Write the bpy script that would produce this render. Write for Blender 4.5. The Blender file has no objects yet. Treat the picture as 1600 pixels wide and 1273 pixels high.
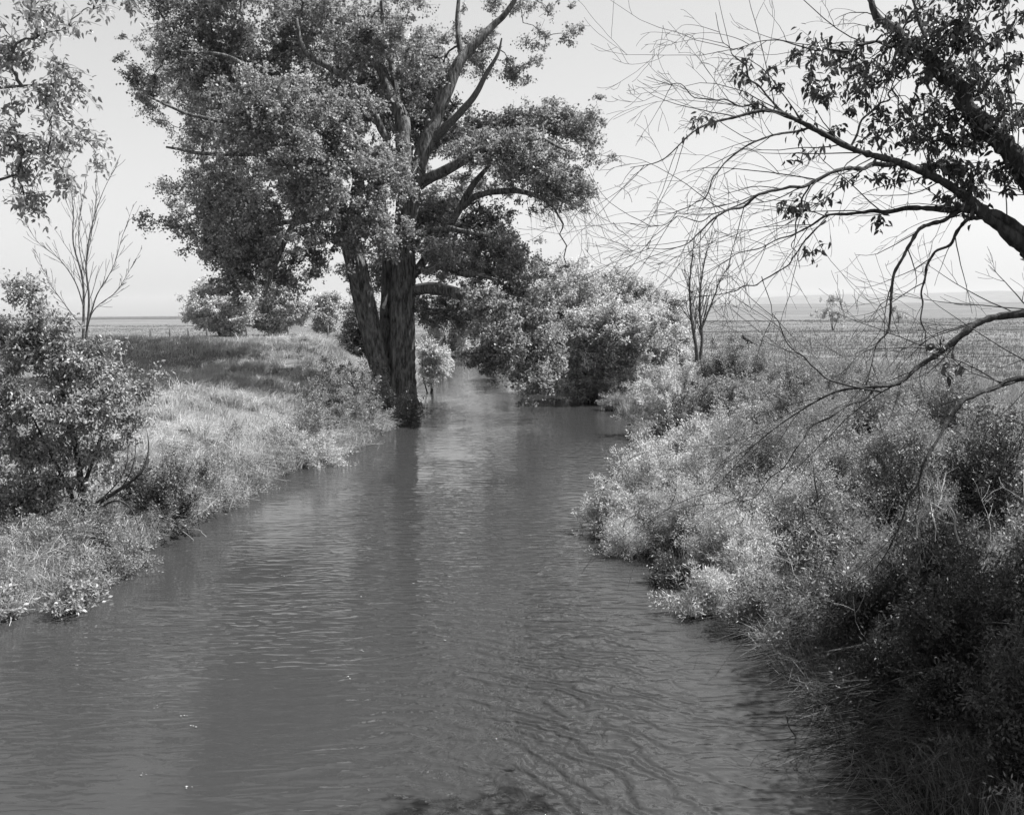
import bpy, math, random
import numpy as np
from mathutils import Matrix, Vector

rng = np.random.default_rng(7)
random.seed(7)
scene = bpy.context.scene
C = scene.collection

# ------------------------------------------------------------------ camera
F = 1537.0                      # focal length in photo pixels (photo is 1600 wide)
CAM_H = 4.2
PITCH = 5.5
ROLL = -0.5
cam_data = bpy.data.cameras.new('camera')
cam_data.sensor_width = 36
cam_data.lens = 36 * F / 1600
cam_data.clip_start = 0.1
cam_data.clip_end = 30000
cam = bpy.data.objects.new('camera', cam_data)
C.objects.link(cam)
CM = Matrix.Rotation(math.radians(90 - PITCH), 4, 'X') @ Matrix.Rotation(math.radians(ROLL), 4, 'Z')
cam.matrix_world = Matrix.Translation((0, 0, CAM_H)) @ CM
scene.camera = cam
_R = np.array(CM.to_3x3())

# ------------------------------------------------------------------ sky, sun, exposure
SUN_EL = math.radians(57)
SUN_AZ = math.radians(80)      # measured from +Y towards +X
world = bpy.data.worlds.new('World')
scene.world = world
world.use_nodes = True
wn = world.node_tree
wn.nodes.clear()
sky = wn.nodes.new('ShaderNodeTexSky')
sky.sky_type = 'NISHITA'
sky.sun_disc = False
sky.sun_elevation = SUN_EL
sky.sun_rotation = SUN_AZ
sky.dust_density = 1.6
sky.air_density = 1.0
sep = wn.nodes.new('ShaderNodeSeparateColor')    # the film is black and white and mostly blue-sensitive
mixb = wn.nodes.new('ShaderNodeMath'); mixb.operation = 'MULTIPLY_ADD'
mixb.inputs[1].default_value = 0.45
half = wn.nodes.new('ShaderNodeMath'); half.operation = 'MULTIPLY'; half.inputs[1].default_value = 0.28
comb = wn.nodes.new('ShaderNodeCombineColor')
bg = wn.nodes.new('ShaderNodeBackground')
bg.inputs['Strength'].default_value = 0.15
wo = wn.nodes.new('ShaderNodeOutputWorld')
wn.links.new(sky.outputs[0], sep.inputs[0])
wn.links.new(sep.outputs[1], half.inputs[0])
wn.links.new(sep.outputs[2], mixb.inputs[0])
third = wn.nodes.new('ShaderNodeMath'); third.operation = 'MULTIPLY_ADD'; third.inputs[1].default_value = 0.27
wn.links.new(sep.outputs[0], third.inputs[0]); wn.links.new(half.outputs[0], third.inputs[2])
wn.links.new(third.outputs[0], mixb.inputs[2])
flat = wn.nodes.new('ShaderNodeMath'); flat.operation = 'POWER'; flat.inputs[1].default_value = 0.6
wn.links.new(mixb.outputs[0], flat.inputs[0])
for i in range(3):
    wn.links.new(flat.outputs[0], comb.inputs[i])
wn.links.new(comb.outputs[0], bg.inputs[0])
wn.links.new(bg.outputs[0], wo.inputs[0])

sun_data = bpy.data.lights.new('sun', 'SUN')
sun_data.energy = 5.0
sun_data.angle = math.radians(0.5)
sun_data.color = (1, 1, 1)
sun = bpy.data.objects.new('sun', sun_data)
C.objects.link(sun)
to_sun = Vector((math.sin(SUN_AZ) * math.cos(SUN_EL), math.cos(SUN_AZ) * math.cos(SUN_EL), math.sin(SUN_EL)))
sun.rotation_euler = to_sun.to_track_quat('Z', 'Y').to_euler()

scene.view_settings.view_transform = 'Standard'
scene.view_settings.look = 'None'
scene.view_settings.exposure = 1.17
scene.view_settings.gamma = 1
scene.view_settings.use_curve_mapping = False
scene.cycles.max_bounces = 6
scene.cycles.transparent_max_bounces = 4
scene.cycles.volume_bounces = 1


# ------------------------------------------------------------------ helpers
def pix(px, py, Y):
    """world point on the ray of photo pixel (px, py) at distance Y from the bridge"""
    d = _R @ np.array([(px - 800) / F, -(py - 636.5) / F, -1.0])
    t = Y / d[1]
    return np.array([d[0] * t, Y, CAM_H + d[2] * t])


def water_pt(px, py, z=0.0):
    d = _R @ np.array([(px - 800) / F, -(py - 636.5) / F, -1.0])
    t = (z - CAM_H) / d[2]
    return d[0] * t, d[1] * t


def sm(t):
    t = np.clip(t, 0, 1)
    return t * t * (3 - 2 * t)


def vnoise(x, y, seed=0):
    x = np.asarray(x, float); y = np.asarray(y, float)
    xi = np.floor(x).astype(np.int64); yi = np.floor(y).astype(np.int64)
    fx = sm(x - xi); fy = sm(y - yi)

    def h(a, b):
        n = (a * 374761393 + b * 668265263 + seed * 974711) & 0x7fffffff
        n = ((n ^ (n >> 13)) * 1274126177) & 0x7fffffff
        return ((n ^ (n >> 16)) & 0xffff) / 65535.0
    return (h(xi, yi) * (1 - fx) * (1 - fy) + h(xi + 1, yi) * fx * (1 - fy)
            + h(xi, yi + 1) * (1 - fx) * fy + h(xi + 1, yi + 1) * fx * fy) * 2 - 1


def unit(v):
    return v / np.maximum(np.linalg.norm(v, axis=-1, keepdims=True), 1e-9)


def rdir(n):
    return unit(rng.normal(size=(n, 3)))


class MB:
    """collects quads; build() links them as one mesh"""
    def __init__(self):
        self.v = []; self.q = []; self.r = []; self.n = 0

    def add(self, v, q, r=None):
        v = np.asarray(v, np.float32).reshape(-1, 3)
        q = np.asarray(q, np.int32).reshape(-1, 4)
        if r is None:
            r = np.full(len(v), 0.5, np.float32)
        self.v.append(v); self.q.append(q + self.n); self.r.append(np.asarray(r, np.float32)); self.n += len(v)

    def build(self, name, mat, parent=None, smooth=False, origin=None):
        v = np.concatenate(self.v); q = np.concatenate(self.q); r = np.concatenate(self.r)
        if parent is not None:
            v = v - np.array(parent.location, np.float32)
        elif origin is not None:
            v = v - np.array(origin, np.float32)
        me = bpy.data.meshes.new(name)
        me.vertices.add(len(v)); me.vertices.foreach_set('co', v.astype(np.float32).ravel())
        me.loops.add(q.size); me.loops.foreach_set('vertex_index', q.ravel())
        me.polygons.add(len(q)); me.polygons.foreach_set('loop_start', np.arange(0, q.size, 4, dtype=np.int32))
        if smooth:
            me.polygons.foreach_set('use_smooth', np.ones(len(q), bool))
        a = me.attributes.new('rnd', 'FLOAT', 'POINT'); a.data.foreach_set('value', r)
        me.update(calc_edges=True)
        me.materials.append(mat)
        o = bpy.data.objects.new(name, me)
        C.objects.link(o)
        if parent is not None:
            o.parent = parent
        elif origin is not None:
            o.location = origin
        return o


def tubes(mb, P, Rr, k=4, rnd=None, ridge=None):
    """P (M,N,3) polylines, Rr (M,N) radii -> tapered tubes"""
    P = np.asarray(P, float); Rr = np.asarray(Rr, float)
    if P.ndim == 2:
        P = P[None]; Rr = Rr[None]
    M, N, _ = P.shape
    T = np.gradient(P, axis=1)
    T = unit(T)
    mean = unit(P[:, -1] - P[:, 0])
    ref = np.where(np.abs(mean[:, 2:3]) > 0.8, np.array([[0.0, 1, 0]]), np.array([[0.0, 0, 1]]))
    ref = np.repeat(ref[:, None], N, 1)
    U = unit(np.cross(T, ref)); V = np.cross(T, U)
    ang = np.arange(k) / k * 2 * np.pi
    rr = np.repeat(Rr[:, :, None], k, 2)
    if ridge is not None:
        rr = rr * ridge
    X = P[:, :, None] + rr[..., None] * (np.cos(ang)[None, None, :, None] * U[:, :, None] + np.sin(ang)[None, None, :, None] * V[:, :, None])
    i = np.arange(N - 1)[:, None]; j = np.arange(k)[None]
    a = i * k + j; b = i * k + (j + 1) % k
    q = np.stack([a, b, b + k, a + k], -1).reshape(-1, 4)
    q = q[None] + (np.arange(M) * N * k)[:, None, None]
    if rnd is None:
        rnd = rng.random(M)
    mb.add(X, q, np.repeat(rnd, N * k))


def resample(pts, rad, n):
    """smooth Catmull-Rom resample of a traced limb"""
    pts = np.asarray(pts, float); rad = np.asarray(rad, float)
    if len(pts) < 3:
        t = np.linspace(0, 1, n)
        return pts[0] + (pts[-1] - pts[0]) * t[:, None], rad[0] + (rad[-1] - rad[0]) * t
    p = np.vstack([2 * pts[0] - pts[1], pts, 2 * pts[-1] - pts[-2]])
    seg = np.linalg.norm(np.diff(pts, axis=0), axis=1)
    cum = np.r_[0, np.cumsum(seg)]
    s = np.linspace(0, cum[-1], n)
    k = np.clip(np.searchsorted(cum, s, 'right') - 1, 0, len(seg) - 1)
    t = ((s - cum[k]) / seg[k])[:, None]
    p0, p1, p2, p3 = p[k], p[k + 1], p[k + 2], p[k + 3]
    out = 0.5 * ((2 * p1) + (-p0 + p2) * t + (2 * p0 - 5 * p1 + 4 * p2 - p3) * t ** 2 + (-p0 + 3 * p1 - 3 * p2 + p3) * t ** 3)
    return out, np.interp(s, cum, rad)


def leaves(mb, P, L, aspect=0.55, droop=0.3, fine=False, axis=None, jit=0.35):
    """leaf-sized folded blades at P"""
    n = len(P)
    if n == 0:
        return
    L = L * rng.uniform(0.65, 1.25, n)
    a = rdir(n) if axis is None else unit(axis + rng.normal(size=(n, 3)) * jit)
    a[:, 2] -= droop
    a = unit(a)
    nn = rdir(n); nn[:, 2] = np.abs(nn[:, 2]) + 0.35
    b = unit(np.cross(a, nn)); c = np.cross(b, a)
    W = L * aspect * 0.5
    f = rng.uniform(0.1, 0.5, n) * W
    L_ = L[:, None]; W_ = W[:, None]; f_ = f[:, None]
    r = rng.random(n)
    if not fine:
        v = np.stack([P, P + a * L_ * .45 + b * W_ + c * f_, P + a * L_, P + a * L_ * .45 - b * W_ + c * f_], 1)
        q = np.arange(n * 4).reshape(-1, 4)
        mb.add(v, q, np.repeat(r, 4))
    else:
        curl = -c * (L_ * rng.uniform(0, .3, (n, 1)))
        v = np.stack([P, P + a * L_ * .28 + b * W_ + c * f_, P + a * L_ * .68 + b * W_ * .72 + c * f_ + curl * .4, P + a * L_ + curl,
                      P + a * L_ * .68 - b * W_ * .72 + c * f_ + curl * .4, P + a * L_ * .28 - b * W_ + c * f_], 1)
        o = np.arange(n)[:, None] * 6
        q = np.concatenate([o + [0, 1, 2, 3], o + [0, 3, 4, 5]])
        mb.add(v, q, np.repeat(r, 6))


def blades(mb, P, h, w, lean=0.4, wind=None, r=None):
    """grass blades: two-segment tapering strips"""
    n = len(P)
    h = np.broadcast_to(h, n) * rng.uniform(0.5, 1.2, n)
    w = np.broadcast_to(w, n) * rng.uniform(0.7, 1.3, n)
    th = rng.uniform(0, 2 * np.pi, n)
    d = np.stack([np.cos(th), np.sin(th), np.zeros(n)], 1)
    ln = rng.uniform(0.1, 1, n) * lean
    bend = d * ln[:, None]
    if wind is not None:
        bend = bend + wind
    ph = rng.uniform(0, np.pi, n)
    s = np.stack([np.cos(ph), np.sin(ph), np.zeros(n)], 1)
    H = h[:, None]; W = w[:, None]
    mid = P + np.array([0, 0, 1.0]) * H * .55 + bend * H * .3
    tip = P + np.array([0, 0, 1.0]) * H * (1 - 0.35 * np.linalg.norm(bend, axis=1, keepdims=True)) + bend * H
    v = np.stack([P - s * W * .5, P + s * W * .5, mid - s * W * .38, mid + s * W * .38, tip - s * W * .06, tip + s * W * .06], 1)
    o = np.arange(n)[:, None] * 6
    q = np.concatenate([o + [0, 1, 3, 2], o + [2, 3, 5, 4]])
    if r is None:
        r = rng.random(n)
    mb.add(v, q, np.repeat(r, 6))


def tag(o, label=None, cat=None, group=None, kind=None):
    if label: o['label'] = label
    if cat: o['category'] = cat
    if group: o['group'] = group
    if kind: o['kind'] = kind
    return o


def empty(name, loc, label, cat, group=None):
    o = bpy.data.objects.new(name, None)
    C.objects.link(o)
    o.location = [float(c) for c in loc]
    o.empty_display_size = 0.3
    return tag(o, label, cat, group)


# ------------------------------------------------------------------ materials (the photograph is black and white)
def g(v):
    return (v, v, v, 1)


def mat_base(name):
    m = bpy.data.materials.new(name); m.use_nodes = True
    nt = m.node_tree; nt.nodes.clear()
    return m, nt, nt.nodes.new


def leaf_mat(name, lo, hi, trans=0.35, rough=0.45, spec=0.5):
    m, nt, N = mat_base(name)
    at = N('ShaderNodeAttribute'); at.attribute_name = 'rnd'
    mr = N('ShaderNodeMapRange'); mr.inputs[3].default_value = lo; mr.inputs[4].default_value = hi
    nt.links.new(at.outputs['Fac'], mr.inputs[0])
    p = N('ShaderNodeBsdfPrincipled'); p.inputs['Roughness'].default_value = rough
    p.inputs['Specular IOR Level'].default_value = spec
    t = N('ShaderNodeBsdfTranslucent'); mx = N('ShaderNodeMixShader'); mx.inputs[0].default_value = trans
    o = N('ShaderNodeOutputMaterial')
    nt.links.new(mr.outputs[0], p.inputs['Base Color']); nt.links.new(mr.outputs[0], t.inputs[0])
    nt.links.new(p.outputs[0], mx.inputs[1]); nt.links.new(t.outputs[0], mx.inputs[2])
    nt.links.new(mx.outputs[0], o.inputs[0])
    return m


def bark_mat(name, lo, hi, scale=6.0, bump=0.6, stretch=0.15):
    m, nt, N = mat_base(name)
    tc = N('ShaderNodeTexCoord'); mp = N('ShaderNodeMapping'); mp.inputs['Scale'].default_value = (1, 1, stretch)
    nz = N('ShaderNodeTexNoise'); nz.inputs['Scale'].default_value = scale; nz.inputs['Detail'].default_value = 6
    nz.inputs['Roughness'].default_value = 0.65
    mr = N('ShaderNodeMapRange'); mr.inputs[1].default_value = 0.38; mr.inputs[2].default_value = 0.62
    mr.inputs[3].default_value = lo; mr.inputs[4].default_value = hi
    p = N('ShaderNodeBsdfPrincipled'); p.inputs['Roughness'].default_value = 0.9; p.inputs['Specular IOR Level'].default_value = 0.2
    bp = N('ShaderNodeBump'); bp.inputs['Strength'].default_value = bump; bp.inputs['Distance'].default_value = 0.12
    o = N('ShaderNodeOutputMaterial')
    nt.links.new(tc.outputs['Object'], mp.inputs[0]); nt.links.new(mp.outputs[0], nz.inputs[0])
    nt.links.new(nz.outputs[0], mr.inputs[0]); nt.links.new(mr.outputs[0], p.inputs['Base Color'])
    nt.links.new(nz.outputs[0], bp.inputs['Height']); nt.links.new(bp.outputs[0], p.inputs['Normal'])
    nt.links.new(p.outputs[0], o.inputs[0])
    return m


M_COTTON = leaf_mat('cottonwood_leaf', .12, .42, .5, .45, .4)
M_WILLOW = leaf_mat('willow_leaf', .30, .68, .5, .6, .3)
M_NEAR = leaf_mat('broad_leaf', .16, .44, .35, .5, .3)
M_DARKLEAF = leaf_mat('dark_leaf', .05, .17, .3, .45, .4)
M_OVER = leaf_mat('hanging_shade_leaf', .03, .09, .25, .45, .4)  # dark tone also stands in for shade on the lower right bushes
M_PALE = leaf_mat('pale_weed', .28, .66, .3, .6, .3)
M_MIDWEED = leaf_mat('mid_weed', .13, .36, .3, .55, .3)
M_GRASS = leaf_mat('dry_grass', .22, .60, .3, .6, .3)
M_FIELD = leaf_mat('field_grass', .085, .2, .3, .6, .3)
M_FAR = leaf_mat('far_leaf', .28, .6, .3, .6, .2)
M_BARK = bark_mat('cottonwood_bark', .035, .2, 11, 1.0, .22)
M_DBARK = bark_mat('dark_bark', .02, .07, 20, .5, .3)
M_TWIG = bark_mat('grey_twig', .05, .13, 30, .3, .3)
M_DEAD = bark_mat('bleached_wood', .28, .5, 10, .4, .2)
M_POST = bark_mat('post_wood', .06, .16, 10, .4, .3)

# ------------------------------------------------------------------ river edges (z = 0)
left_px = [(45, 950), (110, 897), (222, 862), (350, 800), (430, 748), (565, 700), (600, 676), (640, 655), (652, 606), (688, 578), (708, 556)]
right_px = [(1440, 1235), (1325, 1090), (1195, 962), (1080, 907), (975, 850), (955, 800), (990, 700), (985, 655), (925, 628), (840, 606), (765, 575), (742, 556)]
LP = np.array([(-9.5, -40), (-8.2, 5)] + [water_pt(*p) for p in left_px] + [(-12, 135), (-45, 190), (-160, 260), (-400, 330)])
RP = np.array([(6.5, -40), (3.9, 4)] + [water_pt(*p) for p in right_px] + [(-8.5, 130), (-38, 180), (-150, 250), (-390, 320)])
LP = LP[np.argsort(LP[:, 1])]; RP = RP[np.argsort(RP[:, 1])]


def Lx(y): return np.interp(y, LP[:, 1], LP[:, 0])
def Rx(y): return np.interp(y, RP[:, 1], RP[:, 0])


def ground_z(x, y):
    x = np.asarray(x, float); y = np.asarray(y, float)
    wob = 0.25 * vnoise(x * .0 + y * .9, y * .0, 3) * sm((60 - y) / 30)
    sl = Lx(y) - x + wob; sr = x - Rx(y) + wob
    n1 = vnoise(x * .35, y * .35, 1); n2 = vnoise(x * 1.3, y * 1.3, 2); n3 = vnoise(x * .02, y * .02, 5)
    zl = .28 * sm(sl / .35) + 1.25 * sm((sl + .3) / 6.5)
    crest = 51 + .12 * (x + 15)
    dike = np.exp(-(np.where(y < crest, (y - crest) / 5.5, (y - crest) / 9)) ** 2)
    bumpk = 1 - .6 * dike
    zl = zl + 1.5 * dike * sm((sl - .8) / 4.5) * (1 - .22 * np.exp(-((x + 12.5) / 4) ** 2))
    zl = zl - .3 * sm((y - 60) / 20)
    zl = zl - .4 * sm((sl - 25) / 30) * sm((y - 60) / 60)
    zr = .22 * sm(sr / .35) + 1.3 * sm((sr + .2) / 5.0)
    bump = .10 * n1 + .04 * n2
    bump = bump * sm(np.maximum(sl, sr) / 1.5) * np.where(sl > 0, bumpk, 1)
    z = np.where(sl > 0, zl, np.where(sr > 0, zr, 0))
    depth = np.minimum(-sl, -sr)
    z = np.where(depth > 0, -1.1 * sm(depth / 1.5) - .02, z + bump)
    far = sm((y - 130) / 900)
    side = sm((x / np.maximum(y, 1) + .1) / .25)
    z = z + far * side * 8.6 + n3 * .5 * sm((y - 70) / 60)
    z = z + (1 - side) * (-7.0) * sm((y - 400) / 2500)
    return z


# ------------------------------------------------------------------ ground sheet
def axis(lo, hi, near_lo, near_hi, step, grow=1.06):
    a = list(np.arange(near_lo, near_hi + step / 2, step)); s = step
    while a[-1] < hi:
        s *= grow; a.append(min(a[-1] + s, hi))
    s = step; b = []
    x = near_lo
    while x > lo:
        s *= grow; x = max(x - s, lo); b.append(x)
    return np.array(b[::-1] + a)


gx = axis(-9000, 9000, -22, 26, .22); gy = axis(-40, 9000, 4, 70, .25, 1.035)
X, Y = np.meshgrid(gx, gy)
Z = ground_z(X, Y)
nx, ny = len(gx), len(gy)
i, j = np.meshgrid(np.arange(ny - 1), np.arange(nx - 1), indexing='ij')
a = (i * nx + j).ravel()
mb = MB(); mb.add(np.stack([X, Y, Z], -1), np.stack([a, a + 1, a + nx + 1, a + nx], 1))
m, nt, N = mat_base('dry_earth')
tc = N('ShaderNodeTexCoord')
n1 = N('ShaderNodeTexNoise'); n1.inputs['Scale'].default_value = 0.9; n1.inputs['Detail'].default_value = 8; n1.inputs['Roughness'].default_value = .7
mp = N('ShaderNodeMapping'); mp.inputs['Scale'].default_value = (.25, 1, 1)
n2 = N('ShaderNodeTexNoise'); n2.inputs['Scale'].default_value = 0.06; n2.inputs['Detail'].default_value = 8; n2.inputs['Roughness'].default_value = .6
n3 = N('ShaderNodeTexNoise'); n3.inputs['Scale'].default_value = 14; n3.inputs['Detail'].default_value = 4
r1 = N('ShaderNodeMapRange'); r1.inputs[1].default_value = .3; r1.inputs[2].default_value = .7; r1.inputs[3].default_value = .6; r1.inputs[4].default_value = 1.3
r2 = N('ShaderNodeMapRange'); r2.inputs[1].default_value = .35; r2.inputs[2].default_value = .65; r2.inputs[3].default_value = .11; r2.inputs[4].default_value = .17
mu = N('ShaderNodeMath'); mu.operation = 'MULTIPLY'
p = N('ShaderNodeBsdfPrincipled'); p.inputs['Roughness'].default_value = 1; p.inputs['Specular IOR Level'].default_value = .1
bp = N('ShaderNodeBump'); bp.inputs['Strength'].default_value = .7; bp.inputs['Distance'].default_value = .08
o = N('ShaderNodeOutputMaterial')
L = nt.links.new
L(tc.outputs['Object'], n1.inputs[0]); L(tc.outputs['Object'], mp.inputs[0]); L(mp.outputs[0], n2.inputs[0]); L(tc.outputs['Object'], n3.inputs[0])
L(n1.outputs[0], r1.inputs[0]); L(n2.outputs[0], r2.inputs[0]); L(r1.outputs[0], mu.inputs[0]); L(r2.outputs[0], mu.inputs[1])
sz = N('ShaderNodeSeparateXYZ'); L(tc.outputs['Object'], sz.inputs[0])
wet = N('ShaderNodeMapRange'); wet.inputs[1].default_value = .05; wet.inputs[2].default_value = .45; wet.inputs[3].default_value = .22; wet.inputs[4].default_value = 1
L(sz.outputs[2], wet.inputs[0]); mu2 = N('ShaderNodeMath'); mu2.operation = 'MULTIPLY'; L(mu.outputs[0], mu2.inputs[0]); L(wet.outputs[0], mu2.inputs[1])
L(mu2.outputs[0], p.inputs['Base Color']); L(n3.outputs[0], bp.inputs['Height']); L(bp.outputs[0], p.inputs['Normal']); L(p.outputs[0], o.inputs[0])
M_EARTH = m
tag(mb.build('ground', M_EARTH, smooth=True), kind='structure')

# far hills
mb = MB()
hx = np.linspace(-9000, 9000, 240)
rows = []
for k, yy in enumerate(np.linspace(5200, 8200, 14)):
    prof = math.sin(math.pi * k / 13)
    ratio = hx / yy
    h = 125 * sm((ratio - .02) / .3) + 16 * vnoise(hx / 900, hx * 0 + k * .25, 9) + 5 * vnoise(hx / 240, hx * 0 + k * .4, 10) - 10
    z = np.where(ratio > -.05, h, 5 + 6 * vnoise(hx / 1500, hx * 0 + k * .2, 11))
    rows.append(np.stack([hx, np.full_like(hx, yy), -20 + (z + 20) * prof], 1))
V = np.array(rows); a = (np.arange(13)[:, None] * 240 + np.arange(239)[None]).ravel()
mb.add(V, np.stack([a, a + 1, a + 241, a + 240], 1))
tag(mb.build('hills', M_EARTH, smooth=True), kind='structure')

# ------------------------------------------------------------------ water
wx = axis(-420, 60, -12, 8, .5, 1.2); wy = axis(-40, 340, 4, 60, .5, 1.1)
X, Y = np.meshgrid(wx, wy); nx, ny = len(wx), len(wy)
i, j = np.meshgrid(np.arange(ny - 1), np.arange(nx - 1), indexing='ij')
cx = (X[:-1, :-1] + X[1:, 1:]) / 2; cy = (Y[:-1, :-1] + Y[1:, 1:]) / 2
keep = ((cx > Lx(cy) - 5) & (cx < Rx(cy) + 5)) | ((cy > 120) & (cx > Lx(cy) - 60) & (cx < Rx(cy) + 30))
a = (i * nx + j)[keep].ravel()
mb = MB(); mb.add(np.stack([X, Y, X * 0], -1), np.stack([a, a + 1, a + nx + 1, a + nx], 1))
m, nt, N = mat_base('muddy_water'); L = nt.links.new
tc = N('ShaderNodeTexCoord')
def nmap(sx, sy, sc, det, rough=.55, dist=0.0, rot=0.0):
    mp = N('ShaderNodeMapping'); mp.inputs['Scale'].default_value = (sx, sy, 1); mp.inputs['Rotation'].default_value = (0, 0, rot)
    nz = N('ShaderNodeTexNoise'); nz.inputs['Scale'].default_value = sc; nz.inputs['Detail'].default_value = det
    nz.inputs['Roughness'].default_value = rough; nz.inputs['Distortion'].default_value = dist
    L(tc.outputs['Object'], mp.inputs[0]); L(mp.outputs[0], nz.inputs[0]); return nz
w1 = nmap(.3, 1, 4.2, 2, .5, .4, .08)        # fine cross-stream ripples
w2 = nmap(.6, 1, 1.6, 3, .5, .8, -.25)          # swells
w3 = nmap(.8, .6, 6.0, 3, .55, 1.2, .5)       # boils where the current is fast
mk = nmap(.5, .3, .32, 2, .5, .5)              # where the water is ruffled
mr = N('ShaderNodeMapRange'); mr.inputs[1].default_value = .42; mr.inputs[2].default_value = .62; mr.inputs[3].default_value = .25; mr.inputs[4].default_value = 2.3
L(mk.outputs[0], mr.inputs[0])
# the fast race near the bridge
sx = N('ShaderNodeSeparateXYZ'); L(tc.outputs['Object'], sx.inputs[0])
def math2(op, a, b):
    n = N('ShaderNodeMath'); n.operation = op
    for k, v in enumerate((a, b)):
        if hasattr(v, 'is_output'): L(v, n.inputs[k])
        else: n.inputs[k].default_value = v
    return n.outputs[0]
dx = math2('DIVIDE', math2('SUBTRACT', sx.outputs[0], .35), 1.25)
dy = math2('DIVIDE', math2('SUBTRACT', sx.outputs[1], 10.0), 4.0)
d2 = math2('ADD', math2('MULTIPLY', dx, dx), math2('MULTIPLY', dy, dy))
race = math2('POWER', 2.718, math2('MULTIPLY', d2, -1.0))
def ridged(n, sharp):
    t = math2('ABSOLUTE', math2('SUBTRACT', math2('MULTIPLY', n, 2.0), 1.0), 0.0)
    return math2('POWER', math2('SUBTRACT', 1.0, t), sharp)
h1 = math2('MULTIPLY', ridged(w1.outputs[0], 3.0), math2('MULTIPLY', mr.outputs[0], .5))
h2 = math2('MULTIPLY', w2.outputs[0], .3)
wv = N('ShaderNodeTexWave'); wv.wave_type = 'RINGS'; wv.rings_direction = 'Z'; wv.inputs['Scale'].default_value = 1.1
wv.inputs['Distortion'].default_value = 9; wv.inputs['Detail'].default_value = 3; wv.inputs['Detail Scale'].default_value = 1.4
mpw = N('ShaderNodeMapping'); mpw.inputs['Location'].default_value = (1.6, -7.0, 0); L(tc.outputs['Object'], mpw.inputs[0]); L(mpw.outputs[0], wv.inputs[0])
h3 = math2('MULTIPLY', math2('MULTIPLY', math2('ADD', math2('MULTIPLY', wv.outputs['Fac'], .8), math2('MULTIPLY', w3.outputs[0], .9)), race), 3.2)
hh = math2('ADD', math2('ADD', h1, h2), h3)
bp = N('ShaderNodeBump'); bp.inputs['Strength'].default_value = 1.0; bp.inputs['Distance'].default_value = .019
L(hh, bp.inputs['Height'])
p = N('ShaderNodeBsdfPrincipled'); p.inputs['Base Color'].default_value = g(.034); p.inputs['Roughness'].default_value = .03
p.inputs['IOR'].default_value = 1.333
L(bp.outputs[0], p.inputs['Normal'])
o = N('ShaderNodeOutputMaterial'); L(p.outputs[0], o.inputs[0])
tag(mb.build('water', m, smooth=True), kind='structure')


# ------------------------------------------------------------------ tree machinery
def trace(pts, depth):
    """[(px, py, depth offset, radius)] -> world polyline"""
    P = np.array([pix(a, b, depth + c) for a, b, c, r in pts]); R = np.array([r for *_, r in pts])
    return P, R


def crooked(P, amp):
    """small knotty wobble on a polyline"""
    n = len(P)
    m_ = max(4, n // (4 if n < 100 else 12))
    c_ = rng.normal(size=(m_, 3)); c_[0] = 0; c_[-1] = 0
    t_ = np.linspace(0, m_ - 1, n)
    k_ = np.clip(t_.astype(int), 0, m_ - 2); f_ = sm(t_ - k_)[:, None]
    w = c_[k_] * (1 - f_) + c_[k_ + 1] * f_
    return P + w * amp


def lobes_to_clumps(lobes, depth, per_area, rc):
    """lobes (px, py, rx, ry, depth offset, density) -> clump centres in 3-D"""
    out = []
    for lb in lobes:
        px, py, rx, ry, dd, den = lb
        Yd = depth + dd; s = Yd / F
        n = max(1, int(per_area * den * (rx * s) * (ry * s) * 3.14 + .5))
        u = rdir(n) * (rng.random((n, 1)) ** (1 / 2.0)) * 1.08 * (1 + .55 * rng.random((n, 1)) ** 4)
        c = pix(px, py, Yd)
        rz = min(rx, ry) * s
        out.append(c + u * np.array([rx * s, rz * 1.1, ry * s]))
    return np.concatenate(out)


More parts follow.
